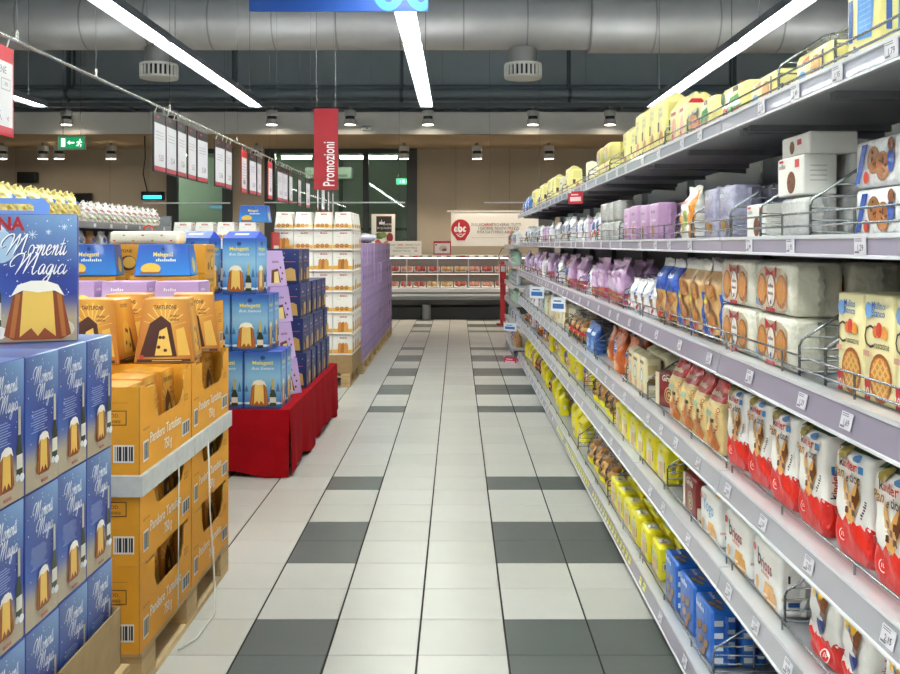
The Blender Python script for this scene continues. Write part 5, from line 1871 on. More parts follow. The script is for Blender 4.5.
def art_lil(p, w, h, sd):
    p.grad(.003, .003, w - .006, h - .006, lambda a, t: mixc('C9A9D6', 'B896CA', t), 2, 2)
    p.marks(6, w * .35, h * .68, .016, 'F4EEF6', shear=.3); p.ell(w * .74, h * .35, w * .16, h * .2, 'E9DC6A'); p.ell(w * .66, h * .25, w * .08, h * .09, 'F4F0DC'); p.rect(w * .1, h * .1, w * .3, .008, '8A6AA4')


tap_box(.24, .2, .15, 'C3A2D2', .94, 'lillow', 'cake_box', 'low lilac cake box with lemon print', art_lil)


def art_tflat(p, w, h, sd):
    p.text('TARTUFONE', w * .5, h * .72, .018, '4A220E', bold=.02); p.ell(w * .66, h * .36, w * .15, h * .26, '4A2110'); p.ell(w * .68, h * .38, w * .12, h * .2, 'E3B44E'); p.ell(w * .3, h * .25, w * .12, h * .14, '7A4A1E')


tap_box(.32, .2, .17, 'D99A2C', 1.0, 'trufflat', 'truffle_cake_box', 'flat orange truffle cake box', art_tflat)
for i in range(4):
    place('lillow', (-2.25 + i * .27, 4.9 - .08, zt2 + .001), RND.uniform(-.05, .05), 'low lilac cake box behind the orange cakes, %s from left' % ordn(i), 'low lilac boxes')
for i, (x, y, z, rz) in enumerate(((-2.0, 5.05, zt2 + .001, .1), (-1.60, 5.05, zt2 + .001, .05))):
    place('trufflat', (x, y, z), rz, 'flat orange box under the blue cake boxes, %s from left' % ordn(i), 'flat orange boxes')
    place('melelying', (x + .02, y - .01, z + .172), rz + .05, 'low blue cake box lying on the mixed stack, %s from left' % ordn(i), 'low blue boxes')
pallet(-2.0, 5.36, 0, 'lower half pallet behind the mixed stack', .45)
pallet(-2.0, 5.36, .144, 'upper half pallet behind the mixed stack', .45)
for l in range(3):
    for xi in range(2):
        place('tray', (-1.75 - .602 * xi, 5.42, .2895 + l * .294), 0, 'orange tray of the rearmost mixed stack, %s layer, %s' % (ordn(l), ('right', 'left')[xi]), 'rearmost orange trays')
for i in range(2):
    place('trufflat', (-1.62 - i * .34, 5.45, zt2 + .001 ), 0, 'flat orange box of the rear row lower layer, %s from right' % ordn(i), 'flat orange boxes rear')
    place('trufflat', (-1.62 - i * .34, 5.45, zt2 + .173), 0, 'flat orange box of the rear row upper layer, %s from right' % ordn(i), 'flat orange boxes rear')
# cream patterned panettone bag on the flat boxes
b = B()
b.rbox(-.2, .2, 0, .18, 0, .075, .02, 'E9E2D0')
p = Panel(b, plane_fn((-.2, 0, 0), (1, 0, 0), (0, 0, 1)), base=.001)
for k in range(7):
    p.ell(.03 + k * .055, .02 + .03 * (k % 2), .009, .005, ('C86A5A', '9AAE6A', 'D8A44A')[k % 3], n=8); p.off -= p.step
hd = B(); hd.tube([(-.03, .09, .074), (-.025, .09, .1), (0, .09, .11), (.025, .09, .1), (.03, .09, .074)], .006, 'E0562A')
kind('patt', 'patterned_cake_pack', 'cake box', '', b.mesh('patterned_cake_pack', ['film']), (.4, .18, .08), [('carry_ribbon', hd.mesh('carry_ribbon', ['plastic']), (0, 0, 0))])
place('patt', (-1.82, 5.45, zt2 + .3445 ), 0, 'cream floral cake pack with orange ribbon on the flat orange boxes', None)

# ---- red draped platform with blue cake-and-bottle boxes
RX0, RX1, RY0, RY1, RZ = -2.02, -1.09, 6.1, 8.5, .44
t = empty('draped_platform', ((RX0 + RX1) / 2, RY0, 0)); tag(t, 'low display platform draped in red cloth beside the aisle', 'platform')
rb = B()
W2, L2 = (RX1 - RX0) / 2, RY1 - RY0


def hem(s):
    return .025 + .018 * math.sin(s * 5.1) + .012 * math.sin(s * 13.7)


def side_fn(ax, ay, bx, by, nx, ny):
    ln = math.hypot(bx - ax, by - ay)

    def f(a, t_):
        s = a * ln
        fold = (.012 * math.sin(s * 9 + ax) + .008 * math.sin(s * 21)) * (1 - t_) ** .7
        return Vector((ax + (bx - ax) * a + nx * (fold + .012 * (1 - t_)), ay + (by - ay) * a + ny * (fold + .012 * (1 - t_)), hem(s) + (RZ - hem(s)) * t_))
    return f


RC = 'A6121C'
rb.grid(side_fn(-W2, 0, W2, 0, 0, -1), 30, 8, RC)
rb.grid(side_fn(W2, 0, W2, L2, 1, 0), 60, 8, RC)
rb.grid(side_fn(W2, L2, -W2, L2, 0, 1), 20, 8, RC)
rb.grid(side_fn(-W2, L2, -W2, 0, -1, 0), 30, 8, RC)
rb.grid(lambda a, t_: Vector((-W2 + 2 * W2 * a, L2 * t_, RZ + .0)), 10, 20, RC)
rb.build('red_cloth', 'cloth', t)
b = B()
for y in (.05, L2 / 2 - .1, L2 - .2):
    for x in (-W2 + .08, W2 - .2): b.box(x, x + .12, y, y + .145, 0, .40, '3A2E22')
b.box(-W2 + .03, W2 - .03, .03, L2 - .03, .40, .435, '5A4630')
b.build('base_frame', 'wood', t)


def art_mele(p, w, h, sd):
    def f(a, t_):
        c_ = mixc('2E7CC8', '8CC2E4', 1 - abs(t_ - .55) * 2.2)
        if t_ > .8:
            c_ = mixc(c_, '2456B4', (t_ - .8) / .2)
        if t_ < .12:
            c_ = mixc('2A4A7E', c_, t_ / .12)
        return c_
    p.grad(.002, .002, w - .004, h - .004, f, 4, 14)
    for k in range(6):
        x = w * (.06 + .17 * k)
        p.poly([(x - .014, h * .3), (x, h * (.42 + .05 * (k % 2))), (x + .014, h * .3)], '3E6EA8'); p.off -= p.step
    p.off += p.step
    for k in range(5):
        p.ell(w * (.1 + .2 * k), h * .1, .024, .008, 'DCE8F2', n=10); p.off -= p.step
    p.off += p.step
    p.ell(w * .5, h * .9, .016, .014, '1B3A80', n=12)
    p.textw('Melegatti', w * .5, h * .78, w * .56, .024, 'F2E26A', bold=.02)
    p.textw('Buta Stamura', w * .5, h * .69, w * .6, .018, 'F4F8FC', shear=.4)
    p.pandoro(w * .4, h * .05, w * .52, h * .46, crust='A8571E', crumb='EBCB72')
    p.bottle(w * .78, h * .05, w * .17, h * .48, foil='C9B26A')


w, d, h = .24, .17, .37
c = Carton(w, d, h, '1C49B0', r=.002)
for sd, ww in (('front', w), ('left', d), ('right', d)):
    art_mele(c.face(sd), ww, h, sd)
lid = B()
lid.idx([(-w / 2, 0, h), (w / 2, 0, h), (w / 2, d, h), (-w / 2, d, h), (-w / 2 + .01, d * .5, h + .045), (w / 2 - .01, d * .5, h + .045)], [(0, 1, 5, 4), (2, 3, 4, 5), (1, 2, 5), (3, 0, 4)], '2348C8')
lid.idx([(-.05, d * .2, h + .0195), (.05, d * .2, h + .0195), (.05, d * .32, h + .0305), (-.05, d * .32, h + .0305)], [(0, 1, 2, 3)], 'C8D6F0')
me_plain = c.mesh('cake_gift_box')
lid_me = lid.mesh('gable_lid', ['carton'])
kind('mele', 'cake_and_bottle_box', 'gift box', '', me_plain, (w, d, h))
kind('melelid', 'cake_and_bottle_box', 'gift box', '', me_plain, (w, d, h), [('gable_lid', lid_me, (0, 0, .0005))])
RT = RZ + .0015
for r, xr, n in ((0, -1.15, 3), (1, -1.24, 3)):
    for i in range(n):
        place('mele', (xr - .12 - i * .25, 6.13 + .03 * r, RT + r * .372), RND.uniform(-.004, .004), 'blue cake-and-bottle box, %s row on the red platform, %s from aisle' % (('bottom', 'middle')[r], ordn(i)), 'blue cake-and-bottle boxes')
        place('mele', (xr - .12 - i * .25, 6.325 + .03 * r, RT + r * .372), RND.uniform(-.004, .004), 'rear blue cake-and-bottle box, %s row on the red platform, %s from aisle' % (('bottom', 'middle')[r], ordn(i)), 'blue cake-and-bottle boxes')
for i, (x, y, rz) in enumerate(((-1.44, 6.20, -.22), (-1.74, 6.18, -.18), (-2.03 + .02, 6.19, -.1))):
    if i < 3:
        place('melelid', (x, y, RT + 2 * .372), rz, 'top-row blue cake-and-bottle box with gabled lid, %s from aisle' % ordn(i), 'blue boxes with gabled lids')


def art_lav(p, w, h, sd):
    p.grad(.003, .003, w - .006, h - .006, lambda a, t_: mixc('CDB0DA', 'BFA0D0', t_), 2, 2)
    p.marks(7, w * .5, h * .66, .017, '6A3A5A', shear=.3); p.poly([(w * .2, h * .1), (w * .24, h * .45), (w * .6, h * .5), (w * .7, h * .1)], '6A3A1E'); p.poly([(w * .34, h * .1), (w * .38, h * .4), (w * .6, h * .42), (w * .62, h * .1)], 'EBD08A')
    for k in range(3):
        p.ell(w * (.75 + .07 * (k % 2)), h * (.2 + .16 * k), .01, .009, '5A3018', n=8); p.off -= p.step


tap_box(.22, .22, .255, 'C6A6D6', .76, 'lavtap', 'lilac_cake_box', 'tapered lilac cake box', art_lav)


def art_navy(p, w, h, sd):
    p.grad(.002, .002, w - .004, h - .004, lambda a, t_: mixc('16224E', '24387A', t_ * .6 + .3 * a), 2, 3)
    p.marks(5, w * .4, h * .72, .02, 'C9D2EA', bold=.02); p.rect(w * .1, h * .62, w * .8, .004, 'C86A8A')
    q = random.Random(int(w * 1e4))
    for k in range(12):
        p.ell(q.uniform(.1, .9) * w, q.uniform(.1, .9) * h, .004, .004, 'D8C27A', n=6); p.off -= p.step
    p.off += p.step
    p.poly([(w * .52, h * .08), (w * .56, h * .4), (w * .74, h * .46), (w * .88, h * .4), (w * .92, h * .08)], 'D8B060')
    p.poly([(w * .12, h * .08), (w * .2, h * .35), (w * .34, h * .08)], 'B98A44')


tap_box(.23, .23, .258, '1B2A5C', 1.0, 'navy', 'navy_cake_box', 'navy blue cake box', art_navy)
for l in range(4):
    place('lavtap', (-1.19 - .035 * l, 6.70 + .02 * l, RT + l * .257), .9 + .15 * (l % 2), 'tapered lilac cake box at the platform edge, %s from the bottom' % ordn(l), 'tapered lilac cake boxes')
    if l < 3:
        place('lavtap', (-1.62, 6.82, RT + l * .257), .05 * l, 'inner tapered lilac cake box on the platform, %s from the bottom' % ordn(l), 'tapered lilac cake boxes')
for ci, (y, n) in enumerate(((7.02, 4), (7.28, 4), (7.56, 3), (7.82, 3), (8.1, 3))):
    for l in range(n):
        place('navy', (-1.13 - .02 * l, y + .11, RT + l * .26), PI / 2 + RND.uniform(-.05, .05), 'navy blue cake box on the platform, %s column from camera, %s layer' % (ordn(ci), ordn(l)), 'navy blue cake boxes')
for l in range(4):
    for xi in range(2):
        place('navy', (-1.575 - .245 * xi, 7.08, RT + l * .26), RND.uniform(-.04, .04), 'navy blue cake box facing the camera, %s layer, %s from aisle' % (ordn(l), ordn(xi)), 'navy cake boxes facing the camera')
for i, (x, y, z1) in enumerate(((-1.452, 7.35, 1.62), (-1.445, 7.77, 1.42), (-1.445, 8.18, 1.24))):
    b = B()
    b.box(-.006, .006, 0, .3, 0, z1 - RT - .01, 'B5161E')
    p = Panel(b, plane_fn((.006, 0, 0), (0, 1, 0), (0, 0, 1)), base=.001); p.rect(.05, (z1 - RT) * .86, .2, .05, 'F0DCC0')
    o = b.build('display_board', 'carton', None, (x, y, RT)); tag(o, 'upright red card board among the navy boxes, %s from camera' % ordn(i), 'display board')

# ---- white cake boxes
def art_white(alt):
    def f(p, w, h, sd):
        p.rect(.003, h * .12, w - .006, h * .16, 'EBB84A'); p.rect(.003, h * .1, w - .006, h * .03, 'D8963A')
        if alt == 0:
            for k, x in enumerate((.22, .46, .7)):
                p.ell(w * x, h * .24, w * .11, h * .1, '9A5A24', n=12); p.ell(w * x, h * .26, w * .09, h * .075, 'C98844', n=12)
        else:
            for k, x in enumerate((.36, .52, .68)):
                p.poly([(w * (x - .12), h * .12), (w * (x - .09), h * .58), (w * (x + .02), h * .64), (w * (x + .11), h * .5), (w * (x + .12), h * .12)], ('D28C3E', 'B8742E', 'DDA050')[k])
        p.text('MAINA', w * .55, h * .83, .017, 'B8242E', bold=.03)
        p.rect(w * .2, h * .7, w * .2, .003, 'B0A898')
    return f


tap_box(.203, .203, .211, 'F0ECE6', 1.0, 'wh0', 'white_cake_box', 'white cake box with loaf print', art_white(0))
tap_box(.203, .203, .211, 'F0ECE6', 1.0, 'wh1', 'white_cake_box', 'white cake box with sliced loaf', art_white(1))
tap_box(.203, .203, .185, 'F0ECE6', .8, 'wh2', 'white_cake_box', 'white tapered cake box', art_white(0))
pallet(-1.535, 9.95, 0, 'wooden pallet under the white cake box stack', .76)
b = B()
for x0, x1, y0, y1 in ((-1.955, -1.115, 9.955, 9.965), (-1.955, -1.115, 10.855, 10.865), (-1.955, -1.945, 9.965, 10.855), (-1.125, -1.115, 9.965, 10.855)):
    b.box(x0, x1, y0, y1, .145, .335, 'A98A60')
b.box(-1.945, -1.125, 9.965, 10.855, .32, .3345, 'A98A60')
o = b.build('cardboard_tray', 'kraft'); tag(o, 'brown cardboard tray at the foot of the white cake boxes', 'cardboard tray')
WZ = [.336 + k * .2225 for k in range(7)]
q = random.Random(4)
for l, z in enumerate(WZ):
    for xi in range(4):
        key = 'wh2' if l == 6 else ('wh1' if q.random() < .55 else 'wh0')
        place(key, (-1.84 + xi * .208 - .003, 9.97 + RND.uniform(0, .006), z), RND.uniform(-.006, .006), 'white cake box of the front stack face, %s row up, %s from aisle' % (ordn(l), ordn(3 - xi)), 'white cake boxes front face')
        if xi > 0 and l < 6:
            pass
    for yi in range(3):
        key = 'wh2' if l == 6 else ('wh1' if q.random() < .5 else 'wh0')
        place(key, (-1.115, 10.19 + .1075 + yi * .219, z), PI / 2 + RND.uniform(-.006, .006), 'white cake box on the aisle side of stack, %s row up, %s behind front' % (ordn(l), ordn(yi)), 'white cake boxes aisle side')
    if l < 6:
        b = B(); b.box(-1.955, -1.105, 9.955, 10.865, 0, .003, 'D8D2C6')
        o = b.build('interlayer_sheet', 'kraft', None, (0, 0, z + .2145)); tag(o, 'thin card sheet above the %s row of white cake boxes' % ordn(l), 'cardboard sheet', 'thin card sheets')
# second white stack, farther left
pallet(-2.45, 9.4, 0, 'hidden pallet under the left white cake boxes', .5)
b = B(); b.rbox(-.42, .42, 0, .5, 0, .12, .004, 'A98A60'); o = b.build('cardboard_tray', 'kraft', None, (-2.45, 9.42, .145)); tag(o, 'low brown tray under the left white cake boxes', 'cardboard tray')
for l in range(7):
    for xi in range(4):
        key = 'wh2' if l == 6 else 'wh0'
        place(key, (-2.77 + xi * .218, 9.45, .266 + l * .214), 0, 'white cake box of the left stack, %s row up, %s from left' % (ordn(l), ordn(xi)), 'white cake boxes of the left stack')
place('melelying', (-2.06, 9.47, .266 + 6 * .214 + .187), .0, 'low blue cake box on top of the left white boxes', None)

# ---- lilac cartons down the aisle
def lilac_carton(hole, key):
    w, d, h = .295, .39, .275
    c = Carton(w, d, h, 'B69AC8', r=.003, mat='board')
    p = c.face('front')
    for k in range(5):
        p.rect(w * (.15 + .15 * k), h * .44, .018, .05, '8E6CA8'); p.off -= p.step
    p.off += p.step
    p.rect(w * .12, h * .2, w * .3, .012, '8E6CA8'); p.rect(.004, h * .93, w - .008, .004, 'A283BC')
    if hole:
        p.rect(w * .3, h * .35, w * .35, h * .32, '1C1418')
    for sd in ('left', 'right'):
        p = c.face(sd); p.rect(d * .2, h * .4, d * .5, .03, '8E6CA8')
    kind(key, 'lilac_carton', 'carton', 'lilac carton', c, (w, d, h))


lilac_carton(False, 'lc0'); lilac_carton(True, 'lc1')
for pi_ in range(4):
    pallet(-1.5, 10.95 + pi_ * 1.205, 0, 'wooden pallet under the lilac cartons, %s from camera' % ordn(pi_))
for l in range(5):
    for ci in range(16):
        y = 10.95 + (ci // 4) * 1.205 + .15 + (ci % 4) * .3
        place('lc1' if (ci >= 13 and (l + ci) % 2) or (ci == 12 and l == 3) else 'lc0', (-1.105 + RND.uniform(-.006, .006) - (.03 if l == 4 and ci > 6 else 0), y, .1455 + l * .277), PI / 2 + RND.uniform(-.003, .003),
              'lilac carton in the aisle wall, %s row up, %s from the white stack' % (ordn(l), ordn(ci)), 'lilac cartons along the aisle')
    place('lc0', (-1.65, 10.96, .1455 + l * .277), 0, 'lilac carton behind the white boxes, %s row up' % ordn(l), 'lilac cartons end face')
b = B()
q = random.Random(8)
for k in range(6):
    b.sphere((-1.4 + q.uniform(-.15, .15), 12.3 + k * .45, 1.605), (.16, .2, .055), 'E6E6EA', n=10, m=6, fn=lambda th, ph: 1 + .16 * math.sin(5 * th + 3 * ph))
o = b.build('stretch_film', 'foil'); tag(o, 'crumpled white stretch film lying on the lilac cartons', 'plastic film')

# ---- hanging price cards along a rail
PX, PZ = -1.5, 2.206
t = empty('price_card_rail', (PX, 1.2, PZ)); tag(t, 'long thin hanging rail carrying price cards above left pallets', 'rail')
b = B(); b.cyl((0, 0, 0), (0, 10.6, 0), .007, 'B8B6AC', n=8); b.build('rail', 'chrome', t)
b = B()
for y in (2.0, 2.7, 3.7, 5.2, 6.6, 8.4, 10.2):
    b.cyl((0, y, 0), (0, y, 6.19 - PZ), .0010, '7A7A7A', n=4); b.cyl((0, y, .0), (0, y, .035), .006, 'C8C8C4', n=6)
b.build('suspension_wire', 'chrome', t)


def price_card(fc, key, big=False):
    hw, hh = .1, .297
    b = B(); b.box(-.003, .003, -hw, hw, -hh - .03, -.03, fc)
    for sg in (1, -1):
        p = Panel(b, plane_fn((.003 * sg, -hw * sg, -hh - .03), (0, sg, 0), (0, 0, 1)), base=.0008)
        p.rect(.01, .03, .18, .215, 'DCDAE0'); p.rect(.01, .008, .18, .02, 'C84A58')
        if fc == '2A2628':
            p.text('5,%d' % (50 + hash(key) % 7), .12, .06, .03, '3A3438'); p.lines(.03, .2, .12, 3, .016, .003, '9A96A0'); p.rect(.05, .27, .03, .012, 'C42A34')
        elif big:
            p.text('BENE', .14, .205, .024, '4A464C', al='R'); p.marks(8, .17, .235, .001, '4A464C', al='R'); p.rect(.10, .15, .07, .04, 'B0ACB4'); p.rect(.104, .154, .062, .032, 'DCDAE0'); p.text('-30%', .135, .165, .012, '55505A'); p.text('5,', .09, .05, .03, '3A363C'); p.text('\u20ac', .15, .05, .014, '3A363C')
        else:
            p.lines(.04, .2, .12, 6, .02, .004, '9A96A0'); p.rect(.06, .06, .08, .03, '8A8490')
    card = b.mesh('card', ['plastic'])
    k = B()
    k.tube([(0, 0, .008), (.006, 0, 0), (0, 0, -.02), (-.004, 0, -.035)], .0025, 'D6D4CE', n=5)
    return card, k.mesh('hook', ['plastic'])


dark_cards = [price_card('2A2628', 'a'), price_card('2A2628', 'b'), price_card('2A2628', 'cc')]
red_card, big_card = price_card('C8202C', 'r'), price_card('C8202C', 'b', True)
CARDS = [(-30, 'B')] + [(u, 'D') for u in (153, 165, 176, 186.5, 197.5, 215.5, 224.5)] + [(240.5, 'R'), (249.5, 'D'), (256, 'D'), (267.5, 'R'), (277.5, 'D'), (282.5, 'D'), (288.5, 'D'), (297.5, 'D'), (306, 'D'), (316, 'D'), (321.5, 'D'), (327, 'D'), (331.5, 'D')]
for i, (u, ty) in enumerate(CARDS):
    y = 3.08 if ty == 'B' else yat(u, PX) + .1
    t = empty('price_card', (PX, y, PZ - .004), RND.uniform(-.07, .07))
    tag(t, {'B': 'large red price card nearest the camera on the hanging rail', 'R': 'red framed price card on the hanging rail, %s from camera' % ordn(i), 'D': 'black framed price card on the hanging rail, %s from camera' % ordn(i)}[ty], 'price card', 'hanging price cards')
    cm, hm = {'B': big_card, 'R': red_card, 'D': dark_cards[i % 3]}[ty]
    link('card', cm, t); link('hook', hm, t, (0, -.06, 0)); link('hook', hm, t, (0, .06, 0))

# ---- hanging banners
Y = 8.4
a, c = at(314, 190, Y), at(338, 108.5, Y)
t = empty('red_banner', ((a.x + c.x) / 2, Y, a.z), .08); tag(t, 'vertical red hanging banner reading Promozioni', 'banner')
bw, bh = c.x - a.x, c.z - a.z
b = B(); b.box(-bw / 2, bw / 2, 0, .006, 0, bh, 'A81626')
p = Panel(b, plane_fn((-bw / 2, 0, 0), (1, 0, 0), (0, 0, 1)), base=.001)
p.textw('Promozioni', bw * .84, bh * .32, bh * .54, .1, 'F4ECEC', rot=PI / 2, bold=.012)
b.v = b.v; b.build('panel', 'plastic', t)
b = B()
for x in (-bw * .4, bw * .4): b.cyl((x, .003, bh), (x, .003, 6.2 - a.z), .002, 'AAAAAA', n=4)
b.build('wire', 'chrome', t)
Y = 6.2
a, c = at(249, 11.5, Y), at(428.5, -60, Y)
t = empty('blue_aisle_sign', (a.x, Y, a.z)); tag(t, 'blue aisle sign with light-blue round letters at the top edge', 'sign')
bw, bh = c.x - a.x, c.z - a.z
b = B(); b.box(0, bw, 0, .012, 0, bh, '1E50AA')
p = Panel(b, plane_fn((0, 0, 0), (1, 0, 0), (0, 0, 1)), base=.001)
kx = bw / 179.5
for cxp in (139.5, 172):
    for rx, ry, cc in ((17 * kx, .165, '3F9CE2'), (7.5 * kx, .108, '1E50AA')):
        pts = [(min(kx * cxp + rx * math.cos(2 * PI * k / 32), bw - .002), .168 + ry * math.sin(2 * PI * k / 32)) for k in range(32)]
        p.poly(pts, cc)
b.build('panel', 'plastic', t)
b = B()
for x in (.1, bw - .1): b.cyl((x, .006, bh), (x, .006, 6.2 - a.z), .002, 'AAAAAA', n=4)
b.build('wire', 'chrome', t)

# ============================================================ FAR LEFT GONDOLA
FX = -3.45
t = empty('left_gondola', (FX, 5.2, 0)); tag(t, 'dark grey gondola shelving in the next aisle at left', 'shelving')
GL = 6.05
b = B(); b.box(-.52, -.5, 0, GL, 0, 1.75, '4A4C50'); b.build('back_panel', 'paint', t)
b = B(); b.box(-.5, 0, 0, GL, 0, .1, '6B6C70'); b.build('kick_plate', 'paint', t)
b = B(); b.box(-.52, .02, GL, GL + .02, 0, 1.85, '77797D'); b.build('end_panel', 'paint', t)
for k, z in enumerate((.15, .5, .85, 1.17, 1.44, 1.72)):
    b = B(); b.box(-.5, 0, 0, GL, -.035, 0, '8E9094'); s = b.build('shelf', 'steel', t, (0, 0, z))
    b = B(); b.box(0, .02, 0, GL, -.055, .006, '6E7074')
    for j in range(14): b.box(.02, .022, .3 + j * .42, .36 + j * .42, -.045, -.01, 'C8C8CC')
    b.build('price_rail', 'rail', s)
w, d, h = .23, .15, .27
g = Bag(w, d, h, lambda t_: 'DCCB7C', n=3, t0=.55, seed=44, mat='foil', wob=3)
p = g.front(); p.ell(w * .6, h * .62, .035, .02, '3A6CC0', rot=.4); p.ell(w * .4, h * .3, .05, .04, 'D8BE5A'); p.ell(w * .3, h * .66, .03, .02, 'F2EFE0')
kind('ybag', 'pasta_bag', 'food bag', '', g, (w, d, h))
g = Bag(.17, .1, .2, lambda t_: 'E2DCD8' if t_ > .3 else 'D8CCC6', n=3, t0=.5, seed=46, mat='foil', wob=3)
p = g.front(); p.ell(.08, .12, .04, .03, 'D0A6A0'); p.ell(.06, .05, .03, .02, 'A4BC86'); p.ell(.12, .05, .025, .03, 'C8A89A')
kind('cbag', 'snack_bag', 'food bag', '', g, (.17, .1, .2))
for k in range(14):
    place('ybag', (FX - .06, 5.4 + k * .252, 1.7215), PI / 2 + RND.uniform(-.06, .06), 'crumpled yellow bag on the far left gondola top, %s from camera' % ordn(k), 'yellow bags on the left gondola')
    if k % 2 == 0:
        o = place('ybag', (FX - .31, 5.45 + k * .252, 1.7215), PI / 2 + RND.uniform(-.2, .2), 'rear crumpled yellow bag on the left gondola top, %s from camera' % ordn(k // 2), 'yellow bags on the left gondola')
        o.scale = (.95, .95, 1.15)
for k in range(12):
    place('cbag', (FX - .05, 8.93 + k * .186, 1.7215), PI / 2 + RND.uniform(-.05, .05), 'pale clear snack bag on the left gondola top, %s from camera' % ordn(k), 'pale bags on the left gondola')
for lv, z in ((1, 1.4415), (2, 1.1715)):
    for k in range(12):
        key = ('mixgrey', 'mixwhite', 'mixbrown')[(k * 2 + lv) % 3]
        place(key, (FX - .09, 7.7 + k * .29, z), PI / 2 + RND.uniform(-.2, .2), '%s on the left gondola %s level, %s from camera' % (KIND[key]['desc'], ('', 'second', 'third')[lv], ordn(k)), 'bags on the left gondola')

# ============================================================ MEAT COUNTER AND POSTERS
CY, CZ = 18.8, 0.0
CX0, CX1 = -2.9, 2.2
t = empty('refrigerated_counter', (0, CY, 0)); tag(t, 'long refrigerated meat counter across the end of the aisle', 'refrigerator')
b = B(); b.box(CX0, CX1, .12, 1.0, 0.0, .25, '1E2022'); b.build('plinth', 'paint', t)
b = B()
pr = [(.16, .22), (.02, .30), (-.02, .40), (-.03, .56), (.0, .62), (.06, .63), (.2, .60), (1.0, .60), (1.0, .22)]
n_ = len(pr)
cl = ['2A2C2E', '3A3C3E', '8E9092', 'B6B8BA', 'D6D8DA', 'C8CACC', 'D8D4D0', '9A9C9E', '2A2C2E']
for i in range(n_):
    a, c = pr[i], pr[(i + 1) % n_]
    b.face([(CX0, a[0], a[1]), (CX1, a[0], a[1]), (CX1, c[0], c[1]), (CX0, c[0], c[1])], cl[i])
for x in (CX0, CX1): b.face([(x, q_[0], q_[1]) for q_ in pr], '8E9092')
b.build('tub', 'steel', t)
b = B(); b.cyl((CX0, -.035, .48), (CX1, -.035, .48), .03, 'A8AAAC', n=10); b.build('bumper', 'plastic', t)
b = B(); b.box(CX0, CX1, .95, 1.02, .6, 1.26, '9A918A'); b.build('back_wall', 'steel', t)
b = B(); b.rbox(CX0, CX1, .24, 1.04, 1.24, 1.29, .012, '9A9C9C'); b.build('canopy', 'steel', t)
b = B(); b.box(CX0 + .05, CX1 - .05, .5, .56, 1.22, 1.238, 'FFFFFF'); b.build('light_strip', 'case_light', t)
b = B(); b.box(CX0, CX1, .5, .95, .90, .915, '9A9690'); s = b.build('inner_shelf', 'steel', t)
b = B(); b.box(CX0 + .05, CX1 - .05, .7, .74, .888, .899, 'FFFFFF'); b.build('shelf_light', 'case_light', t)
for k in range(9):
    x = CX0 + .02 + k * .62 - .0
    if x < CX1:
        b = B(); b.box(x - .012, x + .012, .06, .1, .62, 1.25, 'D8D8D6'); b.build('mullion', 'steel', t)
b = B(); b.box(CX0, CX1, .07, .078, .64, 1.0, 'FFFFFF'); b.build('front_glass', 'case_glass', t)
b = B(); b.cyl((-.62, .0, 0), (-.62, .0, .3), .09, '8A8C8E', n=14); b.build('bumper_post', 'steel', t)
b = B()
for k in range(26):
    x = CX0 + .1 + k * .19
    b.box(x, x + .11, .23, .239, 1.245, 1.285, 'F2EEE8' if k % 5 else 'C83A34')
b.build('price_strip', 'plastic', t)


def meat(cols, key, desc):
    b = B(); b.rbox(-.125, .125, 0, .21, 0, .03, .008, 'E6E2DE', 1)
    q_ = random.Random(len(key) + ord(key[-1]))
    for k in range(4):
        b.sphere((-.075 + k * .05, .105 + q_.uniform(-.015, .015), .035), (.036, .085, .04), cols[k % len(cols)], n=8, m=6, mat=0)
    kind(key, 'meat_tray', 'meat tray', desc, b.mesh('meat_tray', ['food', 'plastic']), (.24, .17, .07))


meat(('B8544A', 'C86A5E', 'A84A42'), 'mt1', 'tray of red meat')
meat(('D89A8A', 'E0AC9C', 'CF8878'), 'mt2', 'tray of pale pink meat')
meat(('D8B27A', 'C99A5E', 'E0C492'), 'mt3', 'tray of golden breaded meat')
q = random.Random(21)
TILT = math.radians(32)
for k in range(18):
    x = CX0 + .2 + k * .276
    key = 'mt3' if 8 <= k <= 9 or k > 14 else ('mt1' if q.random() < .6 else 'mt2')
    place(key, (x, CY + .22, .6165), 0, '%s in the counter tub, %s from left' % (KIND[key]['desc'], ordn(k)), 'meat trays in the tub', (TILT, 0, q.uniform(-.06, .06)))
    key = 'mt3' if k in (9, 10, 14, 15) else ('mt1' if q.random() < .6 else 'mt2')
    place(key, (x, CY + .56, .9165), 0, '%s on the counter shelf, %s from left' % (KIND[key]['desc'], ordn(k)), 'meat trays on the shelf', (TILT, 0, q.uniform(-.06, .06)))


def poster(name, u0, u1, v0, v1, Y, label, art, bg='E9E4DC', wires=None, feet=None):
    a, c = at(u0, v1, Y), at(u1, v0, Y)
    W_, H_ = c.x - a.x, c.z - a.z
    t = empty(name, (a.x, Y, a.z)); tag(t, label, 'sign')
    b = B(); b.box(0, W_, 0, .015, 0, H_, bg)
    p = Panel(b, plane_fn((0, 0, 0), (1, 0, 0), (0, 0, 1)), base=.002, step=.001)
    art(p, W_, H_)
    b.build('panel', 'plastic', t)
    if wires:
        b = B(); b.box(-.08, W_ + .02, -.01, .03, H_, H_ + .03, 'CFCBC4'); b.build('top_bar', 'paint', t)
        b = B()
        for x in (.1, W_ - .1): b.cyl((x, .01, H_ + .03), (x, .01, 3.545 - a.z), .004, 'AAAAAA', n=4)
        b.build('wire', 'chrome', t)
    if feet is not None:
        b = B()
        for x in (W_ * .2, W_ * .8): b.box(x - .015, x + .015, .015, .035, feet - a.z, H_ * .5, 'B0B0B0')
        b.build('support', 'paint', t)


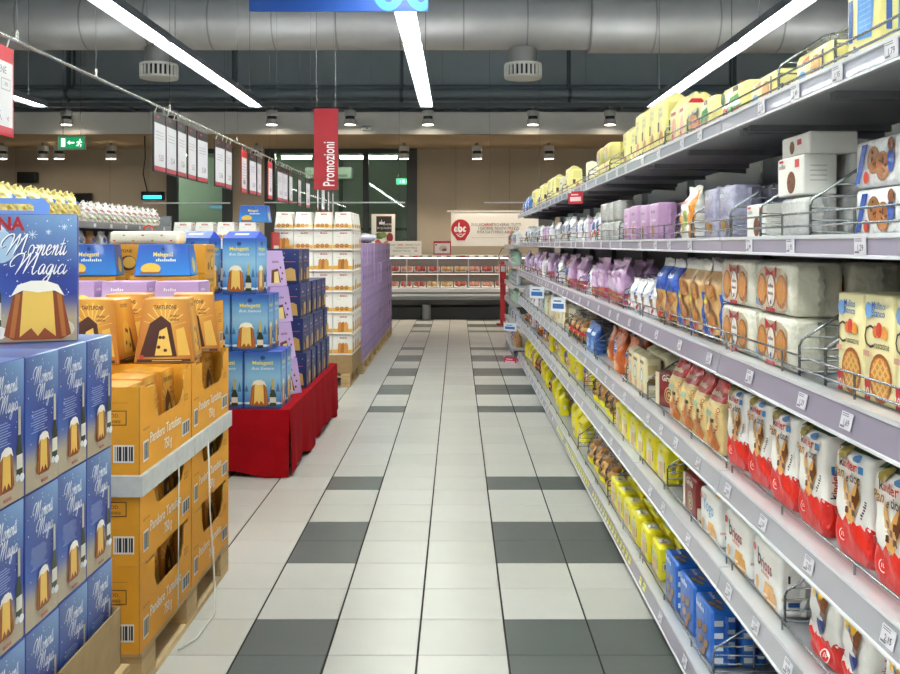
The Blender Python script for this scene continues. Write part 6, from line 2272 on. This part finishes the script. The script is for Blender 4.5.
def abc_logo(p, x, y, r, bg):
    if bg:
        p.ell(x, y, r, r * 1.02, bg, n=24); p.poly([(x - r * .9, y - r * .4), (x - r * .35, y - r * 1.2), (x + r * .45, y - r * 1.2), (x + r * .92, y - r * .35), (x, y)], bg)
    W_ = 'F4F0EC'
    s = r * .26
    ww = r * .14
    for ox, st in ((-.62, [(.52, .9), (.28, 1), (.02, .55), (.15, .05), (.45, .2), (.56, .95), (.5, .3), (.7, .02)]), (-.2, [(.1, 2.1), (.02, .9), (.1, .05), (.45, .05), (.6, .55), (.4, 1), (.1, .8)]), (.28, [(.55, .85), (.3, 1), (.05, .55), (.2, .05), (.6, .15)])):
        p.stroke([(x + ox * r + a * s * 1.9, y - r * .25 + b_ * s * 1.7) for a, b_ in st], ww * 1.5, W_); p.off -= p.step
    p.off += p.step


def art_big(p, w, h):
    abc_logo(p, w * .165, h * .50, h * .28, 'B81E28')
    p.textw('CARNI', w * .165, h * .32, w * .12, h * .05, 'F4F0EC')
    p.stroke([(w * .09, h * .36), (w * .165, h * .27), (w * .25, h * .38)], h * .025, 'F4F0EC')
    p.text('SULLE', w * .35, h * .59, h * .085, '5A5654', al='L', sx=.9); p.text('CARNI', w * .52, h * .59, h * .085, 'C0242C', al='L', bold=.02, sx=.9); p.text('TROVERAI, TUTTI', w * .70, h * .59, h * .085, '5A5654', al='L', sx=.9)
    p.text('I GIORNI, NUOVI PREZZI', w * .47, h * .48, h * .085, '5A5654', al='L', sx=.9)
    p.text('RIBASSATI FINO AL', w * .45, h * .37, h * .085, '5A5654', al='L', sx=.9); p.text('30%', w * .97, h * .37, h * .085, 'C0242C', al='L', bold=.02, sx=.9)
    p.rect(w * .35, h * .24, w * .9, h * .008, '8A8682')


def art_big_w(p, w, h):
    art_big(p, w * .62, h)


poster('hanging_meat_sign', 451, 545, 212, 246, 19.3, 'large white hanging sign with round red logo above the counter', art_big_w, wires=True)


def art_small(p, w, h):
    p.text('SULLE', w * .06, h * .66, h * .13, '5A5654', al='L', sx=.8); p.text('CARNI', w * .27, h * .66, h * .13, 'C0242C', al='L', bold=.02, sx=.8); p.text('TROVERAI, TUTTI', w * .5, h * .66, h * .13, '5A5654', al='L', sx=.75)
    p.text('I GIORNI, NUOVI PREZZI', w * .2, h * .44, h * .13, '5A5654', al='L', sx=.8); p.text('RIBASSATI FINO AL', w * .16, h * .22, h * .13, '5A5654', al='L', sx=.8); p.text('30%', w * .78, h * .22, h * .13, 'C0242C', al='L', bold=.02, sx=.8)


poster('counter_sign', 388, 421.5, 241, 254.7, 19.15, 'small white lettered sign standing on the meat counter', art_small, feet=1.291)


def art_red(p, w, h):
    p.rect(w * .06, h * .1, w * .88, h * .74, 'E6DCDA'); p.ell(w * .55, h * .45, w * .24, h * .22, 'C9B2A8', n=14); p.ell(w * .62, h * .36, w * .14, h * .1, '6A5450', n=10); p.rect(w * .1, h * .68, w * .1, h * .08, '3A3634')


poster('red_framed_sign', 433.5, 451, 241, 254.7, 19.05, 'small red framed sign standing on the meat counter', art_red, bg='B82430', feet=1.291)


def art_meat(p, w, h):
    p.rect(w * .2, h * .55, w * .66, h * .4, '8A5A3C'); p.rect(w * .22, h * .57, w * .62, h * .36, '2A2624')
    abc_logo(p, w * .46, h * .78, w * .2, None); p.text('CARNI', w * .68, h * .72, h * .05, 'E6E2DC'); p.text('DI QUALITA', w * .54, h * .63, h * .05, 'E6E2DC', sx=.9)
    p.ell(w * .34, h * .46, w * .2, h * .08, '5E7A3C', n=12); p.ell(w * .5, h * .48, w * .16, h * .07, '7E9A52', n=12); p.ell(w * .78, h * .42, w * .14, h * .12, '8E2A26', n=12)
    p.poly([(w * .12, h * .16), (w * .16, h * .34), (w * .3, h * .38), (w * .56, h * .2), (w * .5, h * .12)], 'C2564A'); p.ell(w * .68, h * .24, w * .2, h * .1, 'C88A5A', n=12); p.ell(w * .86, h * .2, w * .08, h * .1, 'B8382E', n=10)


poster('meat_poster', 371.5, 395, 214, 254.5, 19.35, 'portrait poster with meat picture above the lilac cartons', art_meat, feet=1.291)
